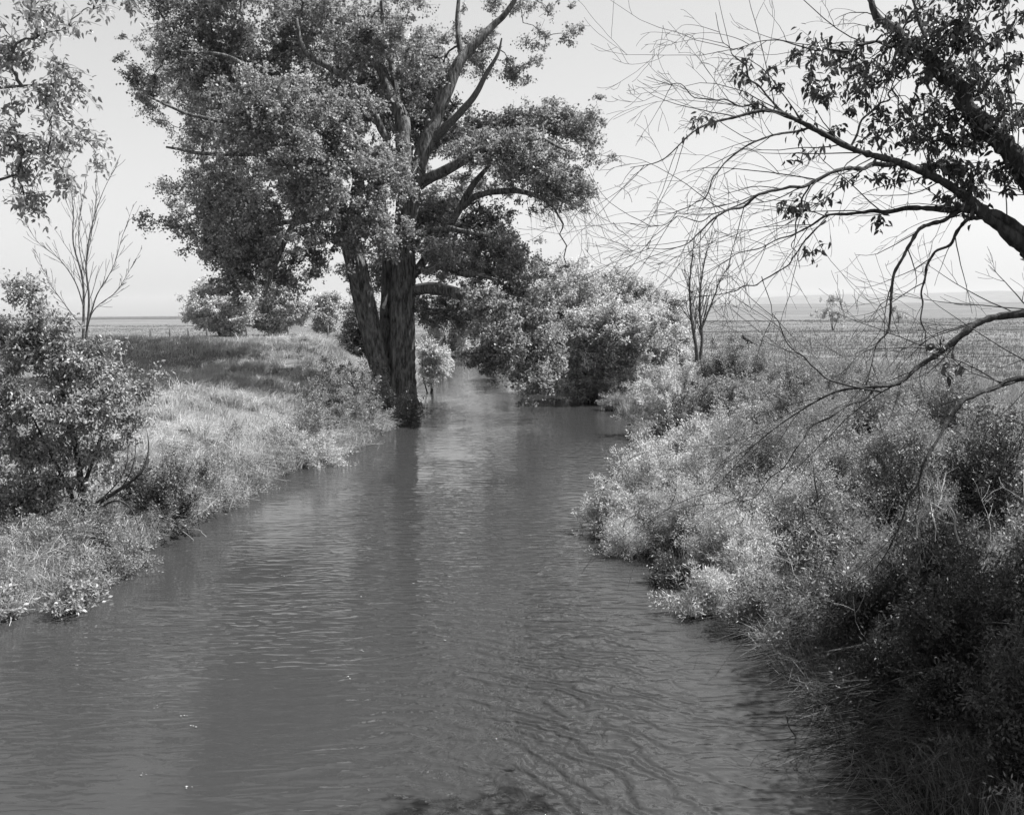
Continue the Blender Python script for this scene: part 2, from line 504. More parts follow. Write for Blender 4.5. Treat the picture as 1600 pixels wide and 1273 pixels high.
def foliage(mbl, mbt, cl, skel, rc, nt_, nl, leaf, aspect=.75, droop=.35, fine=False, twig_r=.008, link=True, squash=.75, up=0.0):
    """for each clump: a twig fan from the nearest limb and leaves along the twigs"""
    n = len(cl)
    rad = rc * rng.uniform(.6, 1.35, n)
    if link and skel is not None and len(skel):
        # grow outward: every clump joins the nearest limb or an already joined clump
        sk = skel[::max(1, len(skel) // 900)]
        d0 = np.full(n, 1e9); par = np.full(n, -1); at = np.zeros((n, 3))
        for a in range(0, n, 400):
            dd = ((cl[a:a + 400, None] - sk[None]) ** 2).sum(-1); k_ = dd.argmin(1)
            d0[a:a + 400] = dd[np.arange(len(k_)), k_]; at[a:a + 400] = sk[k_]
        order = np.argsort(d0); done = []
        for c_, i_ in enumerate(order):
            if c_:
                prev = order[:c_]
                dd = ((cl[prev] - cl[i_]) ** 2).sum(-1) * 1.5 + d0[prev] * .12
                m_ = dd.argmin()
                if dd[m_] < d0[i_]:
                    par[i_] = prev[m_]; at[i_] = cl[prev[m_]]
        cnt = np.ones(n)
        for i_ in order[::-1]:
            if par[i_] >= 0: cnt[par[i_]] += cnt[i_]
        ln_ = np.linalg.norm(cl - at, axis=1)
        t = np.linspace(0, 1, 6)[None, :, None]
        sag = np.zeros((n, 1, 3)); sag[..., 2] = (ln_ * rng.uniform(.0, .2, n))[:, None]
        L_ = at[:, None] + (cl - at)[:, None] * t + sag * (4 * t * (1 - t)) + rng.normal(size=(n, 6, 3)) * .07 * ln_[:, None, None] * (t * (1 - t) * 4)
        r0 = np.minimum(twig_r * 1.3 * cnt ** .42, twig_r * 9)
        tubes(mbt, L_, r0[:, None] * (1 - .3 * t[..., 0]), 5)
    e = rdir(n * nt_).reshape(n, nt_, 3); e[..., 2] = e[..., 2] * squash + up
    end = cl[:, None] + e * rad[:, None, None] * rng.uniform(.5, 1.1, (n, nt_, 1))
    st = np.repeat(cl[:, None], nt_, 1)
    t = np.linspace(0, 1, 4)[None, None, :, None]
    P = st[:, :, None] + (end - st)[:, :, None] * t; P[..., 2] += (rad[:, None, None] * .15 * (t * (1 - t) * 4)[..., 0])
    tubes(mbt, P.reshape(-1, 4, 3), np.repeat((twig_r * np.array([1, .8, .55, .25]))[None], n * nt_, 0), 3)
    tt = rng.uniform(.25, 1.05, (n, nt_, nl, 1))
    LP_ = st[:, :, None] + (end - st)[:, :, None] * tt + rng.normal(size=(n, nt_, nl, 3)) * (rad[:, None, None, None] * .13)
    leaves(mbl, LP_.reshape(-1, 3), leaf, aspect, droop, fine)


def big_limb(mb, pts, depth, n=60, k=24, ridge=.07, wob=.02):
    P, R = trace(pts, depth) if depth else (np.array([p[:3] for p in pts]), np.array([p[3] for p in pts]))
    P, R = resample(P, R, n)
    P = crooked(P, wob * R.mean())
    s = np.linspace(0, 1, n) * np.linalg.norm(np.diff(P, axis=0), axis=1).sum()
    A, S = np.meshgrid(np.arange(k), s)
    rd = 1 + .9 * ridge * (.5 - 2 * np.abs(vnoise(A * .47 + .8 * np.sin(S * 1.7), S * .9, 21))) + ridge * .8 * vnoise(A * .19, S * .7, 22)
    rd[:, 0] = rd[:, 0]
    tubes(mb, P, R, k, ridge=rd[None])
    return P


def tree(name, label, cat, base, limbs, lobes, depth, leafmat, barkmat, rc=.8, per=.9, nt_=10, nl=14, leaf=.1, aspect=.8,
         droop=.35, fine=False, twig_r=.01, group=None, extra_clumps=None, k=10, squash=.75, up=0.0, crown_name='crown', wl=False):
    root = empty(name, base, label, cat, group)
    mt = MB(); mc = MB(); mtw = MB(); skel = []
    for L_ in limbs:
        n = max(8, len(L_) * 5)
        P = big_limb(mt, L_, 0 if wl else depth, n, k if max(p[-1] for p in L_) > .05 else 6)
        skel.append(P[int(len(P) * .25):])
    skel = np.concatenate(skel) if skel else np.array([base])
    cl = lobes_to_clumps(lobes, depth, per, rc)
    if extra_clumps is not None:
        cl = np.concatenate([cl, extra_clumps])
    foliage(mc, mtw, cl, skel, rc, nt_, nl, leaf, aspect, droop, fine, twig_r, squash=squash, up=up)
    if mt.v:
        mt.build('trunk', barkmat, root, smooth=True)
    mtw.build('branches', barkmat, root, smooth=True)
    mc.build(crown_name, leafmat, root)
    return root


# ------------------------------------------------------------------ the great cottonwood on the left bank
D = 40.0
base = pix(628, 634, D)
root = empty('cottonwood_tree', base, 'huge leafy cottonwood with two furrowed trunks leaning over the left bank of the stream', 'tree')
T1 = [(627, 646, 0, .9), (627, 622, 0, .68), (628, 580, 0, .54), (629, 500, 0, .47), (631, 440, 0, .45), (633, 380, 0, .41), (637, 320, 0, .46), (645, 285, 0, .42)]
T2 = [(608, 640, -.3, .5), (600, 600, -.2, .44), (586, 545, -.3, .42), (571, 480, -.5, .41), (558, 420, -.8, .39), (545, 370, -1, .36), (528, 325, -1.5, .33), (498, 285, -2, .27), (468, 228, -2.5, .22), (440, 160, -3, .19), (412, 128, -3, .15), (378, 130, -3, .1), (330, 150, -3, .05)]
skel = []
mt = MB()
skel.append(big_limb(mt, T1, D, 170, 96, .12))
mt.build('trunk', M_BARK, root, smooth=True)
mt = MB(); skel.append(big_limb(mt, T2, D, 170, 80, .12)[50:])
tag(mt.build('trunk', M_BARK, root, smooth=True), 'second trunk leaning to the left')
LIMBS = [
    [(645, 290, 0, .40), (660, 240, .3, .33), (680, 190, .5, .29), (702, 130, .6, .25), (726, 86, .8, .2), (762, 50, 1, .15), (800, 5, 1, .1), (830, -50, 1, .05)],
    [(722, 92, .8, .14), (715, 40, 1, .1), (720, -40, 1.5, .05)],
    [(641, 296, 0, .36), (632, 240, .2, .36), (628, 190, .4, .31), (612, 150, .6, .24), (590, 100, 1, .19), (560, 60, 1.4, .15), (528, 18, 1.6, .1), (490, -40, 2, .05)],
    [(622, 170, .5, .16), (612, 100, .8, .12), (600, 50, 1, .09), (595, -30, 1, .05)],
    [(604, 215, .2, .17), (584, 180, 0, .15), (565, 150, -.4, .14), (530, 115, -.6, .14), (490, 92, -.8, .12), (472, 72, -.8, .09), (463, 30, -.8, .05)],
    [(622, 300, .1, .2), (604, 250, .1, .18), (604, 215, .2, .17)],
    [(545, 372, -1, .3), (558, 300, -1, .26), (552, 240, -1, .2), (520, 170, -1, .13), (500, 130, -1, .06)],
    [(612, 560, .2, .28), (603, 480, .5, .25), (608, 400, .6, .25), (601, 350, .6, .23), (594, 300, .5, .18), (584, 230, .5, .1)],
    [(640, 305, 0, .28), (662, 284, -.4, .24), (700, 264, -1, .2), (740, 240, -1.4, .17), (782, 225, -1.6, .12), (840, 215, -1.8, .08), (885, 235, -2, .04)],
    [(642, 385, 0, .2), (662, 366, -.6, .15), (700, 358, -1, .12), (725, 362, -1.3, .09), (770, 370, -1.5, .05)],
    [(645, 430, 0, .2), (680, 385, .6, .17), (715, 332, .8, .15), (742, 285, .8, .12), (765, 258, .8, .07)],
    [(722, 325, .8, .13), (745, 306, .5, .13), (785, 299, 0, .12), (830, 302, -.5, .1), (862, 322, -.6, .05), (880, 350, -.6, .03)],
    [(632, 458, .1, .22), (660, 452, -.3, .24), (690, 452, -.8, .23), (722, 462, -1.2, .22), (760, 480, -1.6, .24), (792, 496, -2, .2), (803, 540, -2.2, .11), (818, 595, -2.4, .05)],
    [(788, 494, -2, .14), (832, 508, -2, .11), (880, 540, -2, .05)],
    [(664, 424, .2, .18), (692, 416, -.4, .15), (722, 427, -.8, .13), (755, 432, -1, .08), (800, 450, -1.2, .04)],
    [(484, 262, -2.2, .16), (470, 320, -2.6, .13), (448, 370, -3, .1), (428, 420, -3.2, .07), (412, 465, -3.2, .04)],
    [(530, 330, -1.4, .15), (480, 345, -.5, .12), (430, 350, 0, .09), (350, 370, 0, .05)],
    [(470, 232, -2.4, .14), (400, 240, -2, .1), (320, 240, -1.5, .07), (260, 230, -1, .04)],
    [(440, 165, -3, .12), (380, 190, -3.5, .09), (300, 180, -3.5, .06), (230, 150, -3, .03)],
    [(412, 130, -3, .1), (360, 90, -2, .07), (280, 80, -2, .04)],
]
mt = MB()
for L_ in LIMBS:
    skel.append(big_limb(mt, L_, D, len(L_) * 10, 18, .07, .12))
mt.build('limbs', M_BARK, root, smooth=True)
mt = MB()
skel.append(big_limb(mt, [(676, 218, .4, .19), (712, 184, 0, .15), (742, 148, -.2, .12), (762, 112, -.3, .09), (778, 84, -.3, .06), (784, 60, -.3, .03)], D, 50, 16, .05, .1))
tag(mt.build('dead_limb', M_TWIG, root, smooth=True), 'slender pale limb bare of bark')
mt = MB()
big_limb(mt, [(650, 446, -.9, .04), (668, 443, -1.1, .05), (690, 444, -1.3, .05), (712, 449, -1.5, .02)], D, 20, 10, .15, .1)
tag(mt.build('broken_stub', M_DEAD, root, smooth=True), 'bleached stub lying along the low right limb')
mt = MB()
big_limb(mt, [(599, 482, -.75, .06), (600, 475, -.85, .08), (603, 465, -.85, .05), (606, 459, -.85, .01)], D, 24, 12, .55, .3)
tag(mt.build('broken_stub', M_DEAD, root, smooth=True), 'small splintered pale stub between the two trunks')
skel = np.concatenate(skel)
LOBES = [
    (265, 95, 65, 42, -1, 1), (232, 150, 46, 36, 0, .9), (335, 110, 80, 50, 1, 1), (300, 195, 75, 50, -2, 1), (400, 90, 80, 45, 1, 1), (425, 165, 75, 50, -4, 1.1),
    (330, 250, 70, 50, 0, 1), (262, 345, 36, 14, -1, 1), (335, 325, 55, 50, -2, .9), (400, 250, 75, 60, -4, 1.1), (390, 340, 60, 60, 1, 1), (350, 395, 50, 36, -1, .9),
    (365, 435, 34, 30, -2, .9), (430, 405, 36, 34, 0, .8), (450, 320, 65, 60, -4, 1), (500, 250, 65, 60, -4, 1.1), (515, 345, 45, 45, -3, .9), (492, 395, 34, 34, 0, .6),
    (520, 150, 50, 30, 3, .6), (400, 30, 120, 40, 0, 1), (580, 90, 60, 40, 2, .7), (560, 205, 45, 55, -3, .9), (590, 270, 45, 40, -3.5, 1), (585, 335, 24, 34, -4, .9),
    (665, 90, 50, 50, 4, .9), (665, 150, 55, 45, 4, .9), (590, 160, 40, 40, 3, .8), (745, 75, 50, 40, 2, .6), (800, 75, 45, 36, 2, .8), (800, 115, 26, 20, 2, .6), (690, 225, 50, 32, 3, .9),
    (735, 185, 36, 22, 2, .8), (762, 232, 60, 24, 0, 1), (820, 200, 55, 30, 1, 1), (885, 185, 50, 28, 0, 1), (905, 245, 42, 34, 0, 1), (850, 262, 60, 34, -1, 1),
    (800, 258, 50, 26, 1, .9), (720, 285, 50, 26, 2, .8), (895, 300, 36, 24, 0, .9), (700, 335, 40, 28, 2, .8), (722, 385, 60, 30, 0, 1), (790, 385, 50, 28, 1, 1),
    (832, 405, 34, 22, 0, .9), (762, 430, 60, 34, -1, 1), (820, 465, 50, 40, -1, 1), (735, 495, 50, 30, 3, 1), (695, 470, 40, 36, 4, .9), (850, 515, 50, 36, 0, 1),
    (815, 560, 26, 36, -1.5, 1.1), (765, 560, 20, 16, -1.5, 1.1), (818, 592, 14, 12, -1.5, 1.2), (610, 420, 30, 40, 4, .7), (560, 430, 40, 30, 5, .5),
    (480, 40, 90, 34, 2, .6), (640, 30, 90, 40, 4, .8), (350, -20, 140, 40, 0, .8), (780, 5, 80, 36, 2, .7), (500, -50, 130, 50, 0, .8), (680, -70, 120, 50, 0, .8),
    (460, 180, 50, 30, 5, .8), (380, 200, 110, 70, 8, .45), (470, 300, 80, 60, 8, .5), (330, 320, 70, 50, 7, .5), (540, 200, 80, 70, 9, .4), (300, 120, 80, 60, 7, .4), (430, 380, 60, 40, 7, .5), (700, 90, 50, 40, 3, .8), (640, 200, 40, 40, 3, .9), (650, 130, 30, 40, -1, .5), (760, 200, 50, 26, 2, .9), (800, 235, 60, 26, -2, 1), (850, 220, 60, 36, 2, 1),
    (690, 260, 40, 24, 3, .9), (760, 270, 50, 26, 3, 1), (840, 290, 50, 30, 2, .9), (750, 350, 50, 26, 2, 1), (690, 400, 36, 26, -2, .8), (660, 340, 26, 30, 2, .8), (600, 390, 24, 30, -2.5, .6), (640, 350, 16, 20, -2, .4),
    (570, 370, 30, 24, -3.5, .9), (540, 320, 50, 40, -4, 1), (620, 255, 30, 26, -2.5, .9), (560, 60, 50, 34, -1, .7), (620, 60, 40, 30, -1, .6), (780, 420, 60, 40, 2, 1), (850, 450, 40, 34, 1, 1),
    (790, 510, 40, 30, 1, .9), (700, 312, 60, 36, 5, .9), (690, 365, 50, 36, 5, .9), (655, 300, 30, 60, 5, .8), (650, 400, 30, 30, 5, .8), (760, 400, 60, 30, 4, .8), (720, 240, 50, 30, 4, .7), (802, 545, 26, 40, -3.2, 1.6), (822, 590, 20, 24, -3, 1.6), (758, 560, 24, 20, -2.5, 1.6), (775, 530, 26, 20, -2.5, 1.2), (845, 595, 16, 18, -2.6, 1.3), (815, 500, 40, 26, -2.8, 1.2), (765, 482, 36, 16, -2.8, .7), (830, 520, 36, 26, -3, .9), (850, 555, 34, 26, -1.5, .9), (870, 490, 40, 34, -1, 1), (700, 440, 30, 20, 3, .8), (750, 460, 30, 16, -3, .5), (660, 500, 24, 34, 4, .7), (345, 470, 12, 24, -2, .8), (452, 440, 14, 26, -1, .8), (300, 150, 90, 60, 11, .5), (400, 260, 90, 60, 11, .55), (350, -60, 130, 60, 9, .8), (520, -40, 120, 60, 11, .6), (520, 80, 90, 60, 9, .35), (600, 200, 80, 70, 8, .35), (290, 300, 50, 40, -1, 1), (250, 220, 40, 30, -1, .9), (370, 390, 60, 40, -3, 1), (300, 380, 24, 26, -1, .8), (520, 410, 26, 22, -3, .6), (380, 300, 60, 60, 5, .7), (560, 130, 60, 50, 6, .7), (850, 60, 30, 14, 1, .6), (890, 48, 18, 8, 1, .5),
]
LOBES = [(a, b, c * 1.06, d * 1.08, e, f) for a, b, c, d, e, f in LOBES]
cl = lobes_to_clumps(LOBES, D, 19.0, .45)
gap = vnoise(cl[:, 0] * .75 + cl[:, 1] * .45, cl[:, 2] * .75 - cl[:, 1] * .3, 77) + .5 * vnoise(cl[:, 0] * 1.9, cl[:, 2] * 1.9 + cl[:, 1], 78)
cl = cl[gap > -.12]
mc = MB(); mtw = MB()
foliage(mc, mtw, cl, skel, .47, 7, 11, .105, .85, .5, twig_r=.007)
# hanging whips under the right-hand limbs
W = []
for _ in range(60):
    s_ = pix(random.uniform(820, 930), random.uniform(290, 330), D - 1 + random.uniform(-1, 1)); ln = random.uniform(.4, 1.6)
    e_ = s_ + np.array([random.uniform(0, 1.2), random.uniform(-.3, .3), -ln]); t = np.linspace(0, 1, 5)[:, None]
    W.append(s_ + (e_ - s_) * t + np.array([0, 0, .15]) * (t * (1 - t) * 4))
tubes(mtw, np.array(W), np.repeat(np.array([[.012, .01, .008, .006, .004]]), len(W), 0), 3)
mtw.build('twigs', M_BARK, root, smooth=True)
mc.build('crown', M_COTTON, root)


def auto_tree(name, label, px, py_base, py_top, width, depth, leafmat, group=None, n_l=9, dens=1.0, leaf=.12, rc=.55, seed=1, nl=12, nt_=9, asp=.8, stems=3, barkmat=None, cat='tree'):
    r = random.Random(seed)
    base = pix(px, py_base, depth)
    base[2] = float(ground_z(base[0], base[1])) - .1
    H = py_base - py_top; lob = []; limbs = []
    for i in range(n_l):
        fy = r.uniform(.15, .85); wv = math.sin(min(1, fy * 1.15) * math.pi * .72 + .5)
        fx = r.uniform(-1, 1) * .72 * wv
        lob.append((px + fx * width / 2, py_base - fy * H, width * r.uniform(.17, .27), H * r.uniform(.13, .2), r.uniform(-1, 1) * width * .25 * depth / F, dens))
    lob.append((px + r.uniform(-.1, .1) * width, py_top + H * .2, width * .2, H * .18, 0, dens))
    s = depth / F
    for i in range(stems):
        tx = px + (i - (stems - 1) / 2) * width * .2 + r.uniform(-.05, .05) * width
        t = pix(tx, py_top + H * r.uniform(.2, .4), depth)
        b = base + np.array([r.uniform(-.15, .15), r.uniform(-.15, .15), 0])
        mid = b * .5 + t * .5 + np.array([r.uniform(-.2, .2), r.uniform(-.2, .2), 0])
        rr = .018 * H * s
        limbs.append([(*b, rr), (*(b * .75 + mid * .25), rr * .85), (*mid, rr * .6), (*t, rr * .2)])
    return tree_w(name, label, cat, base, limbs, lob, depth, leafmat, barkmat or M_TWIG, rc, dens, nt_, nl, leaf, asp, group)


def tree_w(name, label, cat, base, limbs, lob, depth, leafmat, barkmat, rc, dens, nt_, nl, leaf, asp, group):
    root = empty(name, base, label, cat, group)
    mt = MB(); mc = MB(); mtw = MB(); sk = []
    for L_ in limbs:
        P = np.array([p[:3] for p in L_]); R = np.array([p[3] for p in L_])
        P, R = resample(P, R, 16); P = crooked(P, R.mean() * .6)
        tubes(mt, P, R, 8); sk.append(P[3:])
    sk = np.concatenate(sk)
    cl = lobes_to_clumps(lob, depth, 3.0 / (rc * rc), rc)
    foliage(mc, mtw, cl, sk, rc, nt_, nl, leaf, asp, .3, twig_r=.008)
    mt.build('trunk', barkmat, root, smooth=True)
    mtw.build('branches', barkmat, root, smooth=True)
    mc.build('crown', leafmat, root)
    return root


# ------------------------------------------------------------------ right bank trees
RB = [
    (885, 605, 412, 150, 56, 'rounded willow on the right bank, left and highest of the row over the water', 18, M_WILLOW),
    (940, 628, 480, 190, 46, 'low spreading willow on the right bank whose leaves almost touch the water', 26, M_WILLOW),
    (965, 600, 425, 150, 58, 'willow tree in the middle of the right bank row', 18, M_WILLOW),
    (1032, 590, 445, 110, 57, 'willow tree at the right end of the row beside the bare forked tree', 14, M_WILLOW),
    (1010, 600, 480, 120, 49, 'small willow in front of the right end of the row', 14, M_WILLOW),
    (835, 606, 450, 110, 62, 'pale willow on the right bank seen behind the big cottonwood limbs', 16, M_WILLOW),
    (860, 612, 540, 90, 52, 'willow bush trailing over the water left of the low spreading willow', 12, M_WILLOW),
    (920, 560, 440, 120, 80, 'farther willow top behind the right bank row', 10, M_FAR),
]
for k, (px, pb, pt, w, d, lab, nl_, mm) in enumerate(RB):
    auto_tree('willow_tree', lab, px, pb, pt, w, d, mm, 'willows along the right bank', nl_, 1.0, .125, .55, 20 + k, 18, 9, .6)
# centre: trees where the stream bends away
CB = [(700, 552, 470, 70, 105, 'dim tree closing the view where the stream bends, left of the gap'),
      (765, 560, 455, 80, 95, 'bushy tree at the bend, on the right side of the stream'),
      (735, 545, 500, 40, 125, 'low bush at the far end of the stream')]
for k, (px, pb, pt, w, d, lab) in enumerate(CB):
    auto_tree('bend_tree', lab, px, pb, pt, w, d, M_FAR, 'trees at the bend of the stream', 8, 1, .24, .9, 40 + k, 13, 8)
# left: behind the trunk
auto_tree('streamside_willow', 'sunlit willow just behind the cottonwood trunk at the water edge', 668, 612, 530, 55, 52, M_WILLOW, None, 9, 1, .13, .45, 51, 13, 9, .5)
auto_tree('streamside_bush', 'low pale bush trailing into the water beyond the sunlit willow', 690, 590, 545, 36, 66, M_WILLOW, None, 6, 1, .15, .45, 52, 13, 9, .5, cat='bush')
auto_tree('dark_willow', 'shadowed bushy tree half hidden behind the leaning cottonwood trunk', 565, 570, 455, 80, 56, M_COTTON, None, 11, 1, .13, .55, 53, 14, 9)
FT = [(345, 522, 432, 110, 150, 'distant round tree on the plain, left of the pair below the cottonwood boughs'),
      (425, 522, 430, 110, 155, 'distant round tree on the plain, right of the pair below the cottonwood boughs'),
      (512, 520, 460, 56, 170, 'smaller distant round tree between the pair and the cottonwood trunks')]
for k, (px, pb, pt, w, d, lab) in enumerate(FT):
    auto_tree('distant_tree', lab, px, pb, pt, w, d, M_FAR, 'distant trees on the left plain', 20, 1, .3, 1.1, 60 + k, 14, 8)
auto_tree('field_tree', 'lone ragged small tree standing in the open field on the right', 1302, 503, 462, 62, 150, M_FAR, None, 5, .5, .22, .7, 71, 7, 7)
auto_tree('field_bush', 'faint small bush in the field right of the lone tree', 1402, 500, 478, 36, 190, M_FAR, None, 4, .5, .25, .7, 72, 7, 7, cat='bush')


# ------------------------------------------------------------------ bare branching
def grow(store, p, d, length, r, lvl, maxl, spread=.7, bend=(0, 0, 0), kids=(4, 7), n=7, taper=.25, wander=.18):
    pts = [p.copy()]; dd = d.copy(); step = length / (n - 1)
    bend = np.array(bend, float)
    for i in range(n - 1):
        dd = dd + rng.normal(size=3) * wander + bend * (i / n)
        dd /= np.linalg.norm(dd)
        pts.append(pts[-1] + dd * step)
    pts = np.array(pts)
    store.setdefault(lvl, []).append((pts, np.linspace(r, r * taper, n)))
    if lvl < maxl:
        for _ in range(random.randint(*kids)):
            t = random.uniform(.2, .97); idx = int(t * (n - 1)); q = pts[idx] + (pts[min(idx + 1, n - 1)] - pts[idx]) * (t * (n - 1) - idx)
            ax = pts[min(idx + 1, n - 1)] - pts[max(idx - 1, 0)]; ax /= np.linalg.norm(ax)
            sd = rng.normal(size=3); sd -= ax * sd.dot(ax); sd /= np.linalg.norm(sd)
            nd = ax * (1 - spread * .5) + sd * spread; nd /= np.linalg.norm(nd)
            grow(store, q, nd, length * random.uniform(.35, .7) * (1.1 - .5 * t), r * .5 * (1.1 - .5 * t), lvl + 1, maxl, spread, bend, kids, n, taper, wander)


def flush(store, mb, ks=(6, 5, 4, 3, 3), rmin=.0018):
    for lvl, L_ in store.items():
        P = np.array([a for a, _ in L_]); R = np.maximum(np.array([b for _, b in L_]), rmin)
        tubes(mb, P, R, ks[min(lvl, len(ks) - 1)])


def bare_tree(name, label, stems, depth, mat, kids=(3, 5), maxl=2, spread=.5, bend=(0, 0, .12), length=.35, group=None, rmin=.004):
    b = pix(stems[0][0][0], stems[0][0][1], depth)
    root = empty(name, b, label, 'tree', group)
    m1 = MB(); m2 = MB(); st = {}
    for s in stems:
        P, R = trace(s, depth); P, R = resample(P, R * .7, 22); P = crooked(P, .03)
        tubes(m1, P, R, 8)
        T = unit(np.gradient(P, axis=0)); tot = np.linalg.norm(P[-1] - P[0])
        for i in range(5, 22):
            for _ in range(random.randint(*kids) // 2 + 1):
                sd = rng.normal(size=3); sd -= T[i] * sd.dot(T[i]); sd /= np.linalg.norm(sd)
                nd = T[i] * .75 + sd * spread; nd /= np.linalg.norm(nd)
                grow(st, P[i], nd, tot * length * random.uniform(.4, 1) * (1.1 - i / 30), max(R[i] * .4, rmin), 0, maxl - 1, spread, bend, kids, 6, .3, .08)
    flush(st, m2, rmin=rmin)
    m1.build('trunk', mat, root, smooth=True); m2.build('branches', mat, root, smooth=True)
    return root


bare_tree('bare_sapling', 'leafless many-stemmed sapling standing above the leafy shrub at the left edge', [
    [(130, 545, 0, .055), (131, 480, 0, .045), (130, 430, 0, .036), (118, 380, 0, .026), (115, 330, .2, .016), (108, 280, .3, .009), (100, 240, .3, .004)],
    [(134, 540, .1, .05), (138, 470, .2, .04), (134, 420, .3, .034), (140, 370, .4, .022), (158, 310, .5, .012), (178, 262, .5, .004)],
    [(131, 480, 0, .026), (118, 440, -.2, .02), (95, 405, -.3, .014), (62, 378, -.4, .009), (40, 350, -.4, .004)],
    [(138, 500, .2, .03), (156, 460, .3, .022), (172, 430, .4, .014), (190, 385, .5, .009), (205, 330, .5, .004)],
    [(128, 510, -.1, .024), (105, 480, -.4, .016), (75, 440, -.5, .01), (55, 390, -.5, .004)],
    [(134, 520, -.1, .024), (150, 480, -.4, .016), (185, 450, -.5, .01), (215, 400, -.5, .004)],
    [(126, 540, -.1, .02), (90, 500, -.4, .014), (60, 470, -.5, .008), (42, 430, -.5, .004)],
    [(132, 430, 0, .02), (125, 350, .2, .012), (135, 270, .2, .004)],
    [(134, 420, 0, .018), (148, 350, .2, .012), (150, 280, .2, .004)]],
    24, M_TWIG, (1, 1), 2, .28, (0, 0, .1), .3, rmin=.0045)
bare_tree('forked_tree', 'leafless forked tree with viny base on the right bank, right of the willow row', [
    [(1090, 585, 0, .16), (1088, 545, 0, .12), (1080, 500, 0, .09), (1077, 460, 0, .07), (1080, 420, 0, .04), (1085, 370, 0, .01)],
    [(1092, 580, 0, .14), (1096, 530, .2, .10), (1094, 480, .3, .08), (1097, 430, .4, .05), (1110, 370, .5, .01)],
    [(1094, 520, 0, .07), (1108, 480, 0, .05), (1125, 440, 0, .03), (1140, 415, 0, .01)]],
    45, M_TWIG, (1, 3), 2, .3, (0, 0, .2), .34, rmin=.007)

# ------------------------------------------------------------------ upper left: boughs of a tree beside the bridge
tree('streamside_tree', 'leafy tree whose trunk is off the left edge, its boughs hanging over the bare sapling', 'tree', np.array([-9.3, 11.5, .9]),
     [[(-9.3, 11.5, .8, .22), (-8.9, 11.6, 3, .18), (-8.6, 11.8, 5, .15), (-8.0, 12, 7, .1), (-7.4, 12, 9, .05)],
      [(-8.7, 11.7, 4.6, .08), (-7.7, 11.8, 5.2, .06), (-6.9, 12, 5.6, .04), (-5.9, 12, 5.9, .012)],
      [(-8.2, 12, 6.5, .06), (-7.2, 12, 6.8, .04), (-6.2, 12, 6.9, .02), (-5.4, 12.2, 7.0, .01)],
      ],
     [(60, 85, 45, 25, 0, 1), (120, 130, 40, 30, 0, .6), (70, 150, 50, 40, 0, 1), (150, 210, 25, 15, .3, .6), (90, 210, 50, 30, -.5, 1), (50, 240, 40, 40, 0, .8),
      (150, 255, 28, 14, .5, 1), (100, 260, 36, 22, 0, .9), (60, 320, 40, 30, 0, .9), (20, 200, 40, 120, 0, 1.2), (20, 50, 60, 60, 0, 1), (90, 20, 70, 40, 0, .8), (110, 300, 16, 14, .2, .4)],
     12, M_NEAR, M_TWIG, .32, 16, 7, 7, .082, .45, .6, True, .005, wl=True)

# leafy shrub at the left edge
tree('leafy_shrub', 'broad-leaved leafy shrub with a curved low branch at the left edge of the bank', 'bush', pix(125, 815, 17.3),
     [[(128, 815, 0, .075), (126, 750, 0, .06), (114, 680, 0, .05), (100, 620, 0, .035), (85, 540, 0, .012)],
      [(134, 800, 0, .05), (165, 778, -.2, .042), (198, 757, -.3, .036), (222, 735, -.3, .028), (232, 705, -.2, .015), (230, 672, -.1, .005)],
      [(127, 770, 0, .045), (152, 700, .2, .035), (172, 640, .3, .025), (182, 590, .3, .008)],
      [(120, 790, 0, .045), (85, 720, 0, .035), (50, 650, 0, .015)],
      [(135, 808, 0, .03), (180, 782, -.5, .02), (208, 800, -.6, .012), (222, 850, -.7, .005)],
      [(190, 762, -.3, .014), (205, 735, -.3, .01), (212, 700, -.3, .006), (208, 660, -.3, .003)],
      [(150, 788, -.1, .014), (190, 745, 0, .01), (200, 700, 0, .006), (192, 650, 0, .003)],
      [(210, 748, -.3, .012), (235, 745, -.3, .008), (255, 725, -.3, .003)],
      ],
     [(90, 520, 50, 24, 0, .9), (60, 490, 24, 20, 0, .8), (70, 570, 55, 34, 0, 1), (130, 570, 55, 32, 0, 1.1), (185, 605, 42, 36, 0, 1), (150, 630, 50, 30, -.3, 1), (90, 635, 55, 38, -.3, 1.1),
      (200, 650, 24, 18, 0, .8), (70, 700, 50, 36, 0, 1), (140, 690, 40, 30, 0, .9), (60, 755, 40, 24, 0, .8), (10, 640, 50, 110, 0, 1), (115, 750, 30, 20, 0, .5), (50, 540, 40, 30, 0, .9), (160, 545, 30, 14, .4, .5), (30, 780, 50, 30, 0, .8), (215, 610, 20, 10, .3, .7), (30, 460, 30, 30, 0, .7),
      (210, 680, 12, 20, 0, .4), (100, 790, 50, 24, -.3, .8), (160, 745, 24, 24, -.2, .5), (60, 800, 40, 20, 0, .8), (30, 520, 30, 40, 0, .8)],
     17.3, M_NEAR, M_DBARK, .34, 24, 10, 12, .074, .5, .5, True, .004)

